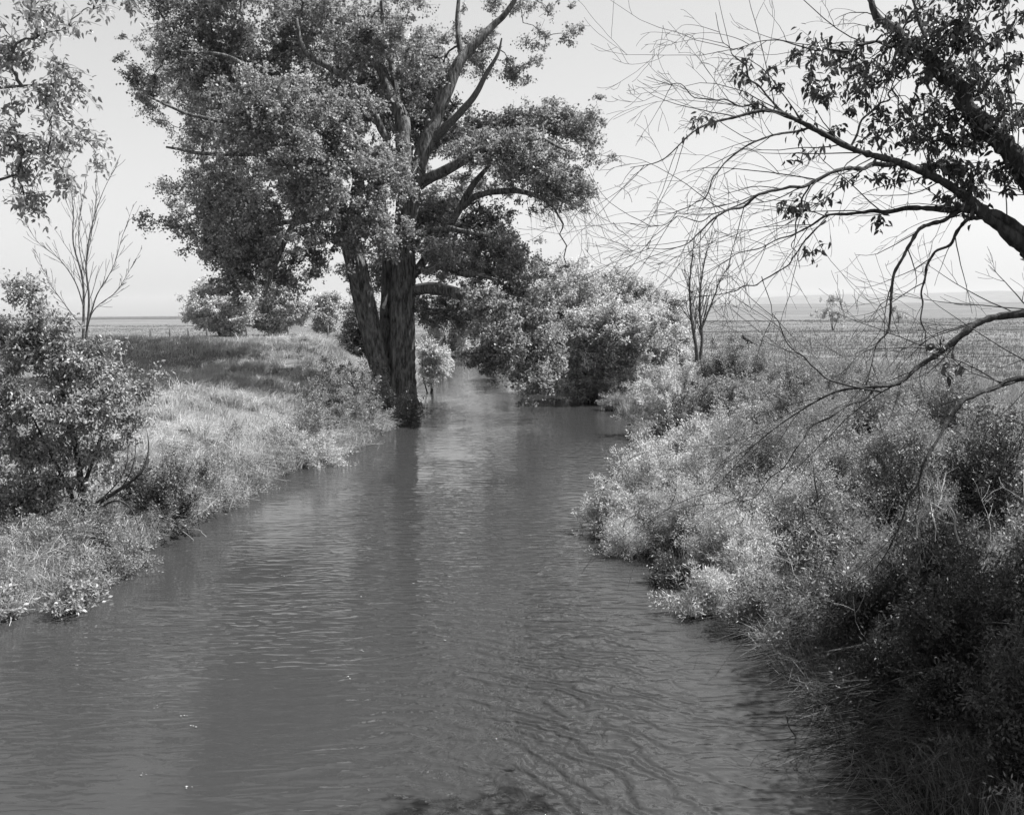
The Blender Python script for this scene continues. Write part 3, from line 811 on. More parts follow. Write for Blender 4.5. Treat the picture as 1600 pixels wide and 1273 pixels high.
# ------------------------------------------------------------------ shrubs and weed clumps on the banks
def shrub_mesh(mbl, mbt, base, rx, h, nst, nlf, leaf, aspect=.35, arch=.6, tw=.005, spread=.07):
    th = rng.uniform(0, 2 * np.pi, nst); el = rng.uniform(.15, 1.0, nst) ** .7
    out = np.stack([np.cos(th), np.sin(th), np.zeros(nst)], 1) * (rx * np.sqrt(1 - el ** 2) * rng.uniform(.35, 1.4, nst))[:, None]
    top = (h * el * rng.uniform(.5, 1.35, nst))[:, None] * np.array([0, 0, 1.0])
    b = base + rng.normal(size=(nst, 3)) * np.array([rx * .22, rx * .22, 0])
    b[:, 2] = ground_z(b[:, 0], b[:, 1]) - .03
    b[:, 2] = np.maximum(b[:, 2], -.1)
    t = np.linspace(0, 1, 6)[None, :, None]
    P = b[:, None] + out[:, None] * t ** (1 + arch) + top[:, None] * (1 - (1 - t) ** (1 + arch * .8)) + rng.normal(size=(nst, 6, 3)) * (.05 * h) * t
    tubes(mbt, P, np.repeat((tw * np.array([1, .9, .75, .6, .45, .25]))[None], nst, 0), 3)
    tt = rng.uniform(.2, 1, (nst, nlf)) ** .8
    k = np.clip((tt * 5).astype(int), 0, 4); f = (tt * 5 - k)[..., None]
    I = np.arange(nst)[:, None]
    q = P[I, k] * (1 - f) + P[I, k + 1] * f
    T = unit(P[I, k + 1] - P[I, k])
    # side sprays: leaves cluster on short side twigs
    ns = 9
    sp = rdir(nst * ns).reshape(nst, ns, 3)
    sid = rng.integers(0, ns, (nst, nlf))
    tq = (np.floor(tt * 14) * 7 + sid) % ns
    q = q + sp[I, tq.astype(int)] * (rng.random((nst, nlf, 1)) * spread * 1.6) + rng.normal(size=q.shape) * spread * .3
    ax = T * .7 + sp[I, tq.astype(int)] * .9 + np.array([0, 0, .25])
    leaves(mbl, q.reshape(-1, 3), leaf, aspect, 0.05, False, axis=unit(ax.reshape(-1, 3)), jit=.45)


def shrub(name, label, px, py, d, rx, h, leafmat, nst=60, nlf=160, leaf=.04, aspect=.35, cat='bush', group=None, sub=3, arch=.6, spread=.07, barkmat=None, tw=.006):
    b = pix(px, py, d); b[2] = float(max(ground_z(b[0], b[1]), -.05))
    root = empty(name, b, label, cat, group)
    ml = MB(); mt = MB()
    for i in range(sub):
        c = b.copy()
        if sub > 1:
            c[:2] += rng.normal(size=2) * rx * .5
        f = random.uniform(.7, 1.05)
        shrub_mesh(ml, mt, c, rx * .65 * f if sub > 1 else rx, h * f, nst // sub, nlf, leaf, aspect, arch, tw, spread)
    mt.build('stems', barkmat or M_TWIG, root, smooth=True)
    ml.build('foliage', leafmat, root)
    return root


GL = 'bushes along the left bank'; GR = 'bushes along the right bank'; GP = 'pale feathery shrubs on the right bank'
# left bank
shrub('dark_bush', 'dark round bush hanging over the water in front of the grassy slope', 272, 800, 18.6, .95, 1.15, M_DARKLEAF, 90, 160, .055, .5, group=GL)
shrub('leafy_bush', 'mid grey bush on the slope just above the dark round bush', 300, 745, 20.5, .8, 1.0, M_MIDWEED, 60, 150, .05, .45, group=GL)
shrub('shrub_skirt', 'low mixed weeds hiding the foot of the leafy shrub', 140, 815, 16.6, 1.0, .85, M_MIDWEED, 90, 120, .05, .3, 'plant', GL, 3)
shrub('corner_weeds', 'tangled pale weeds on the bank at the lower left corner', 95, 868, 15.2, 1.1, .7, M_MIDWEED, 110, 120, .05, .3, 'plant', GL, 4)
shrub('corner_bush', 'broad-leaved low bush trailing into the water at the left edge', 45, 925, 13.6, .6, .6, M_NEAR, 40, 90, .07, .5, 'bush', GL, 2)
shrub('water_edge_bush', 'weedy bush at the water edge between corner weeds and dark bush', 190, 850, 16.7, .6, .65, M_MIDWEED, 60, 130, .045, .4, 'bush', GL, 2)
shrub('bank_bush', 'rounded pale bush at the foot of the slope left of the cottonwood', 500, 690, 30.5, 1.4, 1.3, M_MIDWEED, 100, 150, .06, .45, group=GL)
shrub('bank_bush', 'rounded bush touching the water below the cottonwood trunk, left side', 578, 668, 34, 1.6, 1.9, M_COTTON, 110, 170, .07, .5, group=GL)
shrub('bank_bush', 'pale tall bush directly in front of the cottonwood roots', 560, 632, 36, 1.6, 1.9, M_MIDWEED, 100, 150, .07, .5, group=GL)
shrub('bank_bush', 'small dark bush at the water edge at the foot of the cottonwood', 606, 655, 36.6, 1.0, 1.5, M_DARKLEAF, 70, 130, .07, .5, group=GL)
shrub('bank_bush', 'pale low bush nearest the water halfway along the left bank', 455, 712, 27.5, 1.2, .9, M_PALE, 90, 140, .05, .3, group=GL)
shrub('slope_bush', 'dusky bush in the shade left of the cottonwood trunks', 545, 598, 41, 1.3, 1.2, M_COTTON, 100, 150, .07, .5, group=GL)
# right bank: from far to near
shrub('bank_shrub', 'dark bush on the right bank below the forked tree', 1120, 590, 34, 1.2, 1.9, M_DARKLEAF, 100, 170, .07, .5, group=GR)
shrub('bank_shrub', 'light bush at the water edge right of the low willow', 1010, 625, 33, 1.3, 1.7, M_WILLOW, 100, 170, .065, .5, group=GR)
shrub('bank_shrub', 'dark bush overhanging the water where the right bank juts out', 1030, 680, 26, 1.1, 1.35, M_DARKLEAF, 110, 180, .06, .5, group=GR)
shrub('bank_shrub', 'mid grey bush right of the overhanging dark bush', 1090, 645, 29, 1.2, 1.4, M_MIDWEED, 100, 170, .06, .45, group=GR)
shrub('bank_shrub', 'broad dark bush in the middle of the right bank thicket', 1185, 625, 28.5, 1.6, 1.3, M_COTTON, 130, 170, .06, .5, group=GR)
shrub('bank_shrub', 'leafy light bush behind the broad dark bush', 1160, 590, 33, 1.4, 1.8, M_MIDWEED, 100, 150, .065, .45, group=GR)
shrub('bank_shrub', 'light bush in front of the forked tree', 1070, 600, 36, 1.2, 1.8, M_WILLOW, 100, 170, .07, .5, group=GR)
shrub('bank_shrub', 'small dark bush in the weeds on the right, below the drooping bough', 1360, 665, 19, .55, 1.0, M_DARKLEAF, 60, 150, .05, .5, group=GR)
PALE = [(965, 815, 18.6, .8, .8, 'pale feathery shrub leaning farthest out over the water'),
        (1020, 790, 19.5, 1.2, 1.0, 'pale feathery shrub behind the one that leans over the water'),
        (1010, 850, 17.2, .9, .7, 'low pale feathery shrub at the water edge just nearer than the leaning one'),
        (1120, 770, 18.5, 1.3, 1.0, 'wide pale feathery shrub in the middle of the bright clump'),
        (1090, 860, 16, 1.1, .85, 'pale feathery shrub above the dark hollow at the bank'),
        (1080, 715, 23, 1.3, .9, 'pale feathery shrub at the back of the bright clump by the dark bush'),
        (1210, 720, 20, 1.4, .9, 'pale feathery shrub at the back of the bright clump, right part'),
        (1240, 810, 15.6, 1.2, .9, 'pale feathery shrub around the leaning dead stake'),
        (1170, 900, 14.2, 1.0, .8, 'greyish feathery shrub near the water in front of the stake'),
        (1330, 760, 15.5, 1.2, 1.0, 'greyish feathery shrub to the right of the stake'),
        (1290, 900, 13, 1.0, .95, 'greyish feathery shrub below the stake, close to the bridge'),
        (1420, 800, 13, 1.1, 1.1, 'dusky feathery shrub under the drooping boughs at the right')]
for k, (px, py, d, rx, h, lab) in enumerate(PALE):
    shrub('feathery_shrub', lab, px, py, d, rx * .9, h * random.uniform(.95, 1.3), M_PALE if k not in (3, 6, 9, 10, 11) else M_MIDWEED, 280, 120, random.choice([.03, .04, .055]) + .0004 * d, random.choice([.18, .25, .4]), 'bush', GP, 4, .7, .06, None, .004)
for k, (px, py, d, rx, h, lab) in enumerate([
        (1060, 905, 15.6, .5, .55, 'small dark bush in the hollow at the water edge under the pale shrubs'),
        (1160, 850, 15.6, .5, .7, 'small dark bush in a hollow between the pale feathery shrubs'),
        (1230, 960, 12.9, .55, .6, 'small dark bush near the water in front of the greyish shrubs'),
        (1310, 840, 14.2, .5, .8, 'small dark bush just right of the leaning dead stake'),
        (1250, 660, 23, .7, 1.0, 'small dusky bush at the end of the drooping bough'),
        (990, 735, 21.5, .6, .9, 'dark bush behind the pale shrub leaning over the water'),
        (1450, 650, 20, .9, 1.4, 'dusky bush standing between the two drooping lower boughs'),
        (1290, 600, 30, 1.3, 1.2, 'grey bush on the field edge right of the thicket')]):
    shrub('hollow_bush', lab, px, py, d, rx, h, M_DARKLEAF if k != 7 else M_MIDWEED, 80, 150, .045, .45, 'bush', 'dark bushes among the right bank weeds', 2, .7, .06, M_DBARK, .005)
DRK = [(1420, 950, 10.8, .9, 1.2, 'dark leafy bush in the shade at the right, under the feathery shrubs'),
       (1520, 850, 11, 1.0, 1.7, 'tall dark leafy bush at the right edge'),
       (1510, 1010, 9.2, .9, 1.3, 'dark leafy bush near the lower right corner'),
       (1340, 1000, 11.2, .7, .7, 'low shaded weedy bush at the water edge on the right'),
       (1545, 1150, 7.8, .8, 1.3, 'bush of shade-darkened leaves filling the lower right corner'),
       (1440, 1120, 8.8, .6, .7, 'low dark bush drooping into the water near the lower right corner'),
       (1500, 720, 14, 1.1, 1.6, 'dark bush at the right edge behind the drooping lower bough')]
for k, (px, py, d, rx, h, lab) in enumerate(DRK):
    shrub('shade_toned_bush', lab, px, py, d, rx, h, M_OVER, 190, 150, .05, .4, 'bush', 'bushes with shade-dark leaves at the lower right', 3, .7, .07, M_DBARK, .006)  # leaf colour darkened to carry the deep shade of this corner

# ------------------------------------------------------------------ the overhanging tree at the right
base = np.array([6.1, 7.7, 1.5])
root = empty('overhanging_tree', base, 'half dead tree at the right edge, its long bare boughs drooping over the bank', 'tree')
OD = 8.0
mt = MB()
big_limb(mt, [(6.1, 7.7, 1.2, .30), (6.0, 7.7, 2.6, .25), (5.6, 7.9, 4.0, .22), (5.1, 8, 5.0, .19)], 0, 50, 28, .08)
big_limb(mt, [(6.0, 7.7, 2.4, .16), (5.4, 7.8, 3.4, .14), (4.9, 7.95, 4.1, .11), (*pix(1640, 420, 8), .075), (*pix(1600, 392, 8), .05)], 0, 40, 20, .08)
big_limb(mt, [(6.05, 7.7, 2.0, .15), (5.5, 7.45, 3.0, .10), (5.0, 7.25, 3.8, .08), (*pix(1760, 480, 7.2), .065), (*pix(1700, 484, 7.2), .045)], 0, 40, 18, .08)
big_limb(mt, [(5.75, 7.85, 3.2, .17), (5.3, 7.95, 4.2, .14), (*pix(1725, 410, 8), .115), (*pix(1690, 365, 8), .09)], 0, 40, 18, .08)
big_limb(mt, [(6.05, 7.7, 1.9, .12), (5.4, 7.3, 2.6, .08), (4.8, 7.1, 3.3, .06), (*pix(1760, 560, 7.0), .045), (*pix(1700, 570, 7.0), .03)], 0, 40, 14, .08)
mt.build('trunk', M_DBARK, root, smooth=True)
BOUGHS = [
    [(1720, 400, 0, .2), (1610, 270, 0, .17), (1545, 205, 0, .14), (1500, 145, .1, .12), (1460, 102, .2, .11), (1412, 62, .3, .09), (1370, 20, .4, .06), (1340, -30, .5, .03)],
    [(1640, 420, 0, .13), (1575, 368, 0, .11), (1520, 320, 0, .085), (1478, 288, 0, .062), (1400, 254, -.2, .05), (1330, 228, -.3, .042), (1265, 200, -.4, .036), (1200, 176, -.5, .026), (1140, 184, -.6, .018), (1095, 202, -.7, .012), (1040, 250, -.9, .008), (985, 262, -1, .004)],
    [(1400, 256, -.2, .034), (1330, 262, -.5, .03), (1275, 280, -.6, .026), (1215, 304, -.7, .022), (1175, 308, -.8, .018), (1115, 345, -.9, .012), (1065, 380, -1, .008), (1010, 388, -1, .004)],
    [(1640, 420, 0, .1), (1570, 345, 0, .08), (1480, 326, 0, .045), (1400, 324, .1, .034), (1350, 334, .2, .028), (1295, 345, .3, .02), (1235, 372, .3, .012), (1160, 400, .3, .008), (1100, 430, .3, .004)],
    [(1290, 345, .3, .014), (1240, 395, .2, .012), (1190, 432, .2, .01), (1162, 456, .2, .01), (1100, 465, .2, .006), (1045, 472, .2, .004)],
    [(1510, 322, 0, .04), (1450, 350, -.2, .03), (1415, 390, -.3, .026), (1392, 440, -.4, .022), (1385, 500, -.5, .015), (1365, 560, -.6, .008), (1350, 620, -.6, .004)],
    [(1545, 336, 0, .04), (1510, 346, .2, .03), (1470, 385, .3, .022), (1448, 430, .3, .018), (1442, 490, .3, .012), (1446, 540, .3, .006)],
    [(1760, 480, -.8, .08), (1640, 488, -.8, .06), (1545, 498, -.8, .05), (1500, 520, -.8, .042), (1470, 545, -.8, .036), (1440, 568, -.8, .032), (1405, 600, -.9, .028), (1360, 612, -1, .024), (1300, 620, -1, .016), (1245, 645, -1, .01), (1180, 700, -1, .007), (1110, 770, -1, .003)],
    [(1405, 600, -.9, .02), (1320, 640, -1.1, .014), (1255, 690, -1.2, .01), (1200, 750, -1.2, .006), (1150, 790, -1.2, .003)],
    [(1378, 612, -1, .014), (1300, 590, -1, .012), (1240, 545, -1, .009), (1215, 500, -1, .005)],
    [(1760, 560, -1, .05), (1640, 585, -1, .04), (1550, 600, -1, .034), (1500, 640, -1.1, .028), (1455, 700, -1.2, .02), (1425, 780, -1.2, .014), (1395, 850, -1.2, .01), (1360, 900, -1.2, .005)],
    [(1330, 228, -.3, .02), (1355, 180, -.2, .016), (1390, 145, 0, .012), (1420, 118, .1, .006)],
    [(1235, 185, -.4, .018), (1195, 140, -.3, .014), (1150, 100, -.2, .01), (1130, 70, -.1, .006), (1118, 20, 0, .004)],
    [(1210, 176, -.4, .014), (1130, 155, -.5, .01), (1070, 140, -.6, .007), (1010, 120, -.7, .003)],
    [(1265, 200, -.4, .02), (1200, 215, -.6, .014), (1150, 240, -.7, .012), (1120, 275, -.8, .009), (1060, 330, -.9, .006), (1000, 345, -1, .003)],
    [(1412, 62, .3, .03), (1350, 70, 0, .02), (1280, 80, -.2, .014), (1210, 60, -.4, .008), (1140, 80, -.5, .004)],
    [(1460, 102, .2, .04), (1440, 40, .4, .03), (1420, -20, .5, .01)],
    [(1180, 306, -.7, .012), (1130, 330, -.8, .008), (1070, 345, -.9, .006), (985, 350, -1, .003)],
    [(1270, 282, -.6, .016), (1255, 320, -.5, .012), (1240, 370, -.5, .008), (1250, 420, -.5, .004)],
    [(1190, 432, .2, .007), (1210, 490, .2, .005), (1200, 520, .2, .003)],
]
mb1 = MB(); st = {}; osk = []
for L_ in BOUGHS:
    P, R = trace(L_, OD); n = len(L_) * 9
    P, R = resample(P, R, n); P = crooked(P, .02)
    R = R * (1 + .12 * rng.normal(size=n)) * .52
    tubes(mb1, P, R, 9); osk.append(P)
    T = unit(np.gradient(P, axis=0)); tot = np.linalg.norm(np.diff(P, axis=0), axis=1).sum()
    for _ in range(int(tot * 5.6)):
        i = min(n - 1, int(n * random.uniform(.12, 1.0)))
        sd = rng.normal(size=3); sd[1] *= .8; sd -= T[i] * sd.dot(T[i]); sd /= np.linalg.norm(sd)
        nd = T[i] * .8 + sd * random.uniform(.35, .8); nd /= np.linalg.norm(nd)
        low = P[i][2] < 3.6
        grow(st, P[i], nd, random.uniform(.36, 1.2), min(max(R[i] * .45, .0026), .0055), 0, 2, .62, (-.05, 0, -.2 if low else random.choice([.2, .12, -.12, -.2])), (1, 4), 9, .3, .085)
flush(st, mb1 if False else (mb2 := MB()), rmin=.0013)
mb1.build('boughs', M_DBARK, root, smooth=True)
mb2.build('twigs', M_DBARK, root, smooth=True)
mc = MB(); mtw = MB()
OL = [(1480, 90, 70, 50, 0, 1.1), (1510, 190, 50, 60, 0, 1.1), (1370, 110, 50, 36, 0, .8), (1300, 115, 40, 28, -.2, .8), (1200, 115, 36, 28, -.2, .6), (1430, 200, 50, 40, .2, .6), (1480, 270, 60, 24, 0, 1.1),
      (1330, 60, 60, 30, 0, .6), (1260, 165, 36, 20, -.3, .8), (1240, 70, 50, 20, -.2, .4), (1400, 285, 36, 14, 0, .6), (1500, 320, 40, 22, 0, 1), (1235, 320, 5, 14, -.5, 8), (1272, 392, 10, 6, -.4, 3), (1345, 345, 30, 14, 0, .5),
      (1092, 188, 16, 10, -.7, 1.5), (1270, 250, 12, 14, -.5, .8), (1320, 295, 30, 14, -.3, .5), (1500, 30, 90, 50, 0, 1), (1180, 90, 30, 20, -.2, .4), (1500, 560, 50, 30, -1, .35), (1150, 160, 30, 10, -.4, .5),
      (1380, 170, 30, 24, -.1, .6), (1290, 300, 12, 18, -.3, .7), (1310, 440, 4, 4, 0, 0)]
cl = lobes_to_clumps([l for l in OL if l[5] > 0], OD, 66, .16)
more = [(1500, 110, 90, 90, .6, .7), (1480, 240, 90, 50, .5, .6), (1420, 60, 80, 40, .8, .6), (1560, 200, 50, 140, 0, 1), (1370, 210, 60, 50, .4, .35), (1340, 120, 60, 50, .5, .5)]
cl = np.concatenate([cl, lobes_to_clumps(more, OD, 53, .16)])
osk = np.concatenate(osk)
foliage(mc, mtw, cl, osk, .16, 5, 5, .062, .42, .9, True, .0028)
# dense part of the crown beyond the right edge: it shades the near bank
ex = []
for c, r, n in (((9.3, 8.0, 7.0), (2.2, 2.6, 1.5), 150), ((9.0, 5.0, 6.2), (2.4, 2.4, 1.4), 120), ((7.6, 10.5, 5.6), (1.6, 2.2, 1.5), 90), ((6.6, 8.0, 4.6), (1.6, 1.8, 1.2), 130)):
    ex.append(np.array(c) + rdir(n) * rng.random((n, 1)) ** .4 * np.array(r))
ex = np.concatenate(ex)
ex = ex[(ex[:, 0] / np.maximum(ex[:, 1], .1)) > .56]
foliage(mc, mtw, ex, np.array([[5.6, 7.9, 4.0], [5.1, 8, 5.0], [6.0, 7.7, 2.6]]), .55, 9, 10, .10, .5, .5, False, .006)
mtw.build('leafy_twigs', M_DBARK, root, smooth=True)
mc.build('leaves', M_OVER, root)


# ------------------------------------------------------------------ ground cover
def in_view(x, y, m=.72):
    return (np.abs(x) < y * m + 3.0) & (y > 5)


def scatter(n, y0, y1, side, smax, smin=0.0, pw=1.0):
    y = y0 + (y1 - y0) * rng.random(n) ** pw
    s = smin + (smax - smin) * rng.random(n)
    x = Lx(y) - s if side < 0 else Rx(y) + s
    k = in_view(x, y)
    x, y, s = x[k], y[k], s[k]
    return x, y, ground_z(x, y), s


# left slope grass
mb = MB()
x, y, z, s = scatter(330000, 13, 75, -1, 24, .05, 1.25)
cl_ = vnoise(x * .55, y * .55, 31) + .6 * vnoise(x * 1.7, y * 1.7, 32)
k = rng.random(len(x)) < np.clip(.55 + .5 * cl_, .12, 1)
x, y, z, s, cl_ = x[k], y[k], z[k], s[k], cl_[k]
hh = .26 + .15 * np.clip(cl_, -.8, 1.4) + .05 * sm((y - 40) / 30)
r = np.clip(.5 + .3 * vnoise(x * .25, y * .25, 33) + .3 * vnoise(x * 1.1, y * 1.1, 37) + rng.normal(size=len(x)) * .22, 0, 1)
blades(mb, np.stack([x, y, z - .02], 1), hh, .009 + .00028 * y, .9, np.array([.35, -.1, 0]), r)
ye = 13 + 36 * rng.random(15000); se = rng.uniform(-.05, .9, len(ye)); xe = Lx(ye) - se
blades(mb, np.stack([xe, ye, np.maximum(ground_z(xe, ye), 0)], 1), .42, .007 + .0003 * ye, 1.3, np.array([.45, -.25, 0]), np.clip(rng.normal(size=len(ye)) * .3 + .3, 0, 1))
# tussocks of long pale arching grass
for _ in range(420):
    yy = random.uniform(16, 55); ss = random.uniform(.2, 9); xx = float(Lx(yy)) - ss
    n = random.randint(70, 160); rr = random.uniform(.1, .35)
    P = np.stack([xx + rng.normal(size=n) * rr * .5, yy + rng.normal(size=n) * rr * .5], 1)
    zz = ground_z(P[:, 0], P[:, 1])
    blades(mb, np.column_stack([P, zz]), random.uniform(.35, .7), .009 + .00028 * yy, 1.3, np.array([.4, -.2, 0]), np.clip(rng.normal(size=n) * .2 + random.uniform(.4, .95), 0, 1))
tag(mb.build('grass', M_GRASS), 'pale dry grass and tussocks on the left bank slope', 'grass', kind='stuff')

# leafy weeds on the left bank
mb = MB(); mt = MB()
for _ in range(200):
    yy = 13 + 34 * random.random(); ss = abs(random.gauss(0, 1.0)) + .0
    xx = float(Lx(yy)) - ss
    shrub_mesh(mb, mb, np.array([xx, yy, 0]), random.uniform(.25, .55), random.uniform(.25, .6), 16, 55, .04 + .0006 * yy, .35, .6, .004, .05)
tag(mb.build('weeds', M_MIDWEED), 'low leafy weeds fringing the left water edge', 'weeds', kind='stuff')

# field grass: right side and far left plain
mb = MB()
n = 560000
y = 20 + 230 * rng.random(n) ** 1.9; x = rng.uniform(-.62, .62, n) * y
sr = x - Rx(y); sl = Lx(y) - x
k = (sr > 2.5) | ((sl > 6) & (y > 70))
x, y = x[k], y[k]; z = ground_z(x, y)
u_ = x * .8 + y * .6; v_ = -x * .6 + y * .8
c_ = .4 * vnoise(u_ * .09, v_ * .09, 41) + .3 * vnoise(u_ * .37 + .3 * v_, v_ * .41, 42) + .3 * vnoise(v_ * 1.3, u_ * 1.2 + .4 * v_, 43)
k = rng.random(len(x)) < np.clip(.5 + .5 * c_, .1, 1); x, y, z, c_ = x[k], y[k], z[k], c_[k]
r = np.clip(.45 + .35 * c_ + rng.normal(size=len(x)) * .2 + .6 * (x < 0), 0, 1.6)
blades(mb, np.stack([x, y, z - .02], 1), .22 + .12 * np.clip(c_, -1, 1), .012 + .00034 * y, 1.0, np.array([.2, 0, 0]), r)
tag(mb.build('field_grass', M_FIELD), 'rough pasture grass covering the open plain', 'grass', kind='stuff')

# right bank undergrowth
mb = MB()
for _ in range(480):
    yy = 7 + 40 * random.random() ** 1.3; ss = random.uniform(.05, 9)
    xx = float(Rx(yy)) + ss
    if abs(xx) > yy * .75 + 2.5: continue
    shrub_mesh(mb, mb, np.array([xx, yy, 0]), random.uniform(.3, .8), random.uniform(.3, .75) * random.choice([.8, 1, 1.5]), 18, 70, random.choice([.03, .045, .06]) + .0006 * yy, random.choice([.25, .4, .55]), .6, .004, .07)
x, y, z, s = scatter(130000, 5, 50, 1, 13, .0, 1.2)
blades(mb, np.stack([x, y, z - .02], 1), .38, .008 + .00028 * y, .9, None, rng.random(len(x)))
tag(mb.build('undergrowth', M_MIDWEED), 'tangled undergrowth covering the right bank between the bushes', 'weeds', kind='stuff')

# dead brushwood and stalks on the right bank
mb = MB(); st = {}
for _ in range(130):
    yy = 9.5 + 14 * random.random(); xx = float(Rx(yy)) + random.uniform(.2, 4.5)
    b = np.array([xx, yy, float(ground_z(xx, yy)) + .2])
    d_ = unit(np.array([random.gauss(0, .5), random.gauss(0, .5), 1]))
    grow(st, b, d_, random.uniform(.5, 1.1), .004, 0, 1, .6, (0, 0, -.1), (2, 5), 6, .4, .15)
flush(st, mb, rmin=.002)
tag(mb.build('dead_stalks', M_PALE if False else M_DEAD), 'bleached dead stalks tangled through the right bank weeds', 'dead stalks', kind='stuff')

# dead flattened stalks along the left water edge
mb = MB(); st = {}
for _ in range(90):
    yy = 13.5 + 22 * random.random(); xx = float(Lx(yy)) - random.uniform(-.1, .7)
    b = np.array([xx, yy, max(float(ground_z(xx, yy)), 0) + .06])
    grow(st, b, unit(np.array([random.uniform(.3, 1.2), random.gauss(-.2, .6), random.uniform(-.15, .25)])), random.uniform(.25, .8), .006, 0, 1, .5, (0, 0, -.05), (0, 3), 6, .4, .12)
flush(st, mb, rmin=.0035)
tag(mb.build('dead_stalks', M_DEAD), 'pale dead stalks lying along the left water edge', 'dead stalks', kind='stuff')

# drooping reeds by the lower right water edge
mb = MB()
n = 7000
yy = 7.5 + 6 * rng.random(n); xx = Rx(yy) + rng.uniform(-.45, 1.0, n)
P = np.stack([xx, yy, np.maximum(ground_z(xx, yy), -.05)], 1)
blades(mb, P, .45, .012, 1.6, np.array([-.5, -.1, 0]), rng.random(n))
tag(mb.build('reeds', M_DARKLEAF), 'dark blades hanging over the water at the lower right', 'reeds', kind='stuff')

# ------------------------------------------------------------------ single small things
def stick(name, label, pts, depth, mat, kids=0, k=7, cat='stick', lenk=.4, rmin=.003, bend=(0, 0, 0)):
    P, R = trace(pts, depth); P, R = resample(P, R, 24); P = crooked(P, .012)
    mb = MB(); tubes(mb, P, R, k); st = {}
    for _ in range(kids):
        i = random.randint(6, 22); sd = unit(rng.normal(size=3)); grow(st, P[i], unit((P[min(i + 1, 23)] - P[i - 1]) * 10 + sd), lenk * random.uniform(.5, 1), R[i] * .5, 0, 1, .6, bend, (1, 3), 6, .3, .12)
    if st: flush(st, mb, rmin=rmin)
    return tag(mb.build(name, mat, origin=tuple(P[0]), smooth=True), label, cat)


stick('dead_stake', 'thin dark dead stake leaning left out of the pale shrubs', [(1300, 880, 0, .022), (1290, 830, 0, .02), (1280, 780, .1, .016), (1270, 728, .2, .006)], 14.5, M_DBARK, 2)
stick('dead_stalk', 'short upright dead stalk at the back of the pale shrubs', [(1164, 712, 0, .02), (1163, 690, 0, .015), (1163, 672, 0, .006)], 21, M_DBARK, 0)
stick('driftwood_log', 'fallen dark log lying in the field behind the bushes', [(1160, 526, 0, .10), (1168, 531, .3, .12), (1176, 536, .6, .05)], 62, M_DBARK, 3, lenk=.8, rmin=.02)
stick('floating_branch', 'thin twisted branch afloat at the bottom left of the stream', [(75, 1218, 0, .008), (110, 1220, 0, .014), (150, 1226, -.05, .01), (190, 1240, -.1, .006)], 8.9, M_TWIG, 3, lenk=.25)
stick('drowned_branch', 'dark twig poking up out of the water near the lower right bank', [(1262, 1188, 0, .012), (1245, 1160, 0, .01), (1228, 1118, .05, .005)], 9.3, M_DBARK, 5, lenk=.12)
stick('drowned_branch', 'dark twig trailing low on the water left of the lower right corner', [(1240, 1222, 0, .01), (1218, 1214, 0, .009), (1206, 1196, .05, .004)], 9.0, M_DBARK, 5, lenk=.12)
mb = MB(); st = {}
for _ in range(60):
    s_ = pix(random.uniform(1300, 1500), random.uniform(1040, 1230), 8.7); s_[2] = max(s_[2], .25)
    grow(st, s_, unit(np.array([-.9, .1, -.25])), random.uniform(.3, .8), .006, 0, 1, .5, (0, 0, -.05), (3, 6), 6, .3, .1)
flush(st, mb, rmin=.002)
tag(mb.build('dead_brush', M_DBARK, origin=tuple(pix(1420, 1180, 8.4)), smooth=True), 'tangle of dark bare twigs dipping into the water at the lower right', 'branches')
# bleached twigs in the shade at the right
stick('bleached_branch', 'forked bleached dead branch in the dark bushes at the right', [(1432, 840, 0, .012), (1438, 810, 0, .01), (1450, 785, 0, .008), (1480, 800, -.1, .004)], 10.6, M_DEAD, 5, lenk=.35, rmin=.004)
stick('bleached_branch', 'upright bleached dead branch at the right edge above the dark bushes', [(1500, 850, 0, .011), (1490, 800, 0, .009), (1470, 770, 0, .006), (1465, 740, 0, .003)], 10.6, M_DEAD, 5, lenk=.35, rmin=.004)
# curled hoop of dry vine at the water edge
stick('vine_hoop', 'curled loop of dry vine above the water edge on the right bank', [(975, 838, 0, .008), (980, 812, 0, .008), (1000, 804, 0, .007), (1018, 815, 0, .006), (1022, 835, 0, .005)], 16.6, M_TWIG, 3, lenk=.2)

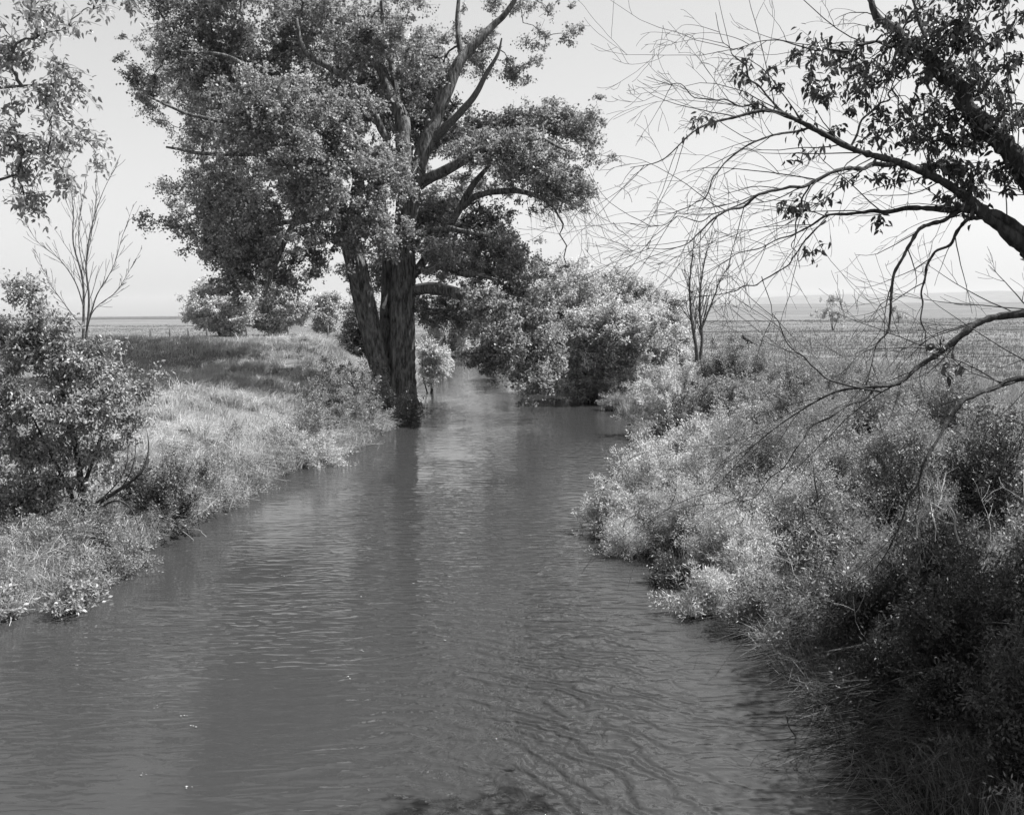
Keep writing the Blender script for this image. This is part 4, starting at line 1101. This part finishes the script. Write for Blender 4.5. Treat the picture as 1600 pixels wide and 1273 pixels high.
# wire fence on the left plain
fx = [(235, 0), (265, 2), (294, 4), (323, 10), (385, 14), (450, 18), (512, 22)]
pts = []
for px, dd in fx:
    c = pix(px, 520, 108 + dd); c[2] = float(ground_z(c[0], c[1])); pts.append(c)
root = empty('wire_fence', pts[0], 'line of short wooden posts and thin wire crossing the left plain', 'fence')
for k, c in enumerate(pts):
    mb = MB(); h = 1.6 + random.uniform(-.1, .1)
    tubes(mb, np.array([c + (0, 0, -.1), c + (0.01, 0, .4), c + (.03, 0, .8), c + (.04, 0, h), c + (.04, 0, h + .005)]), np.array([.13, .13, .12, .12, .001]), 8)
    mb.build('post', M_POST, root, smooth=True)
mb = MB()
for hz in (.4, .75, 1.1):
    P, R = resample(np.array(pts) + (0, 0, hz), np.full(len(pts), .006), 40)
    tubes(mb, P, R, 3)
mb.build('wire', M_POST, root)

# bits of foam drifting on the stream
mb = MB()
for px, py in ((566, 933), (1048 * .5 + 40, 1018), (440, 900), (250, 1105), (290, 1120), (150, 980), (640, 912), (225, 1210), (290, 1230), (700, 1000), (480, 860), (760, 885), (540, 1060), (300, 1135)):
    x_, y_ = water_pt(px + random.uniform(-6, 6), py)
    for _ in range(3):
        a_ = np.linspace(0, 2 * np.pi, 5)[:4] + random.random(); r_ = random.uniform(.003, .009)
        cx_ = x_ + random.gauss(0, .03); cy_ = y_ + random.gauss(0, .02)
        mb.add(np.stack([cx_ + np.cos(a_) * r_ * 1.5, cy_ + np.sin(a_) * r_, np.full(4, .012)], 1), [[0, 1, 2, 3]])
tag(mb.build('foam_flecks', M_DEAD), 'scattered white flecks drifting on the stream', 'foam', kind='stuff')

# ------------------------------------------------------------------ haze
mb = MB()
x0, x1, y0, y1, z0, z1 = -9500, 9500, -60, 9500, -60, 180
v = [(x0, y0, z0), (x1, y0, z0), (x1, y1, z0), (x0, y1, z0), (x0, y0, z1), (x1, y0, z1), (x1, y1, z1), (x0, y1, z1)]
mb.add(v, [[0, 3, 2, 1], [4, 5, 6, 7], [0, 1, 5, 4], [1, 2, 6, 5], [2, 3, 7, 6], [3, 0, 4, 7]])
m, nt, N = mat_base('haze_air')
pv = N('ShaderNodeVolumePrincipled'); pv.inputs['Color'].default_value = g(1); pv.inputs['Density'].default_value = 3.5e-5
pv.inputs['Anisotropy'].default_value = 0
o = N('ShaderNodeOutputMaterial'); nt.links.new(pv.outputs[0], o.inputs['Volume'])
tag(mb.build('haze', m), kind='stuff', label='thin summer haze over the plain')
print('VERTS', sum(len(o.data.vertices) for o in bpy.data.objects if o.type == 'MESH'))
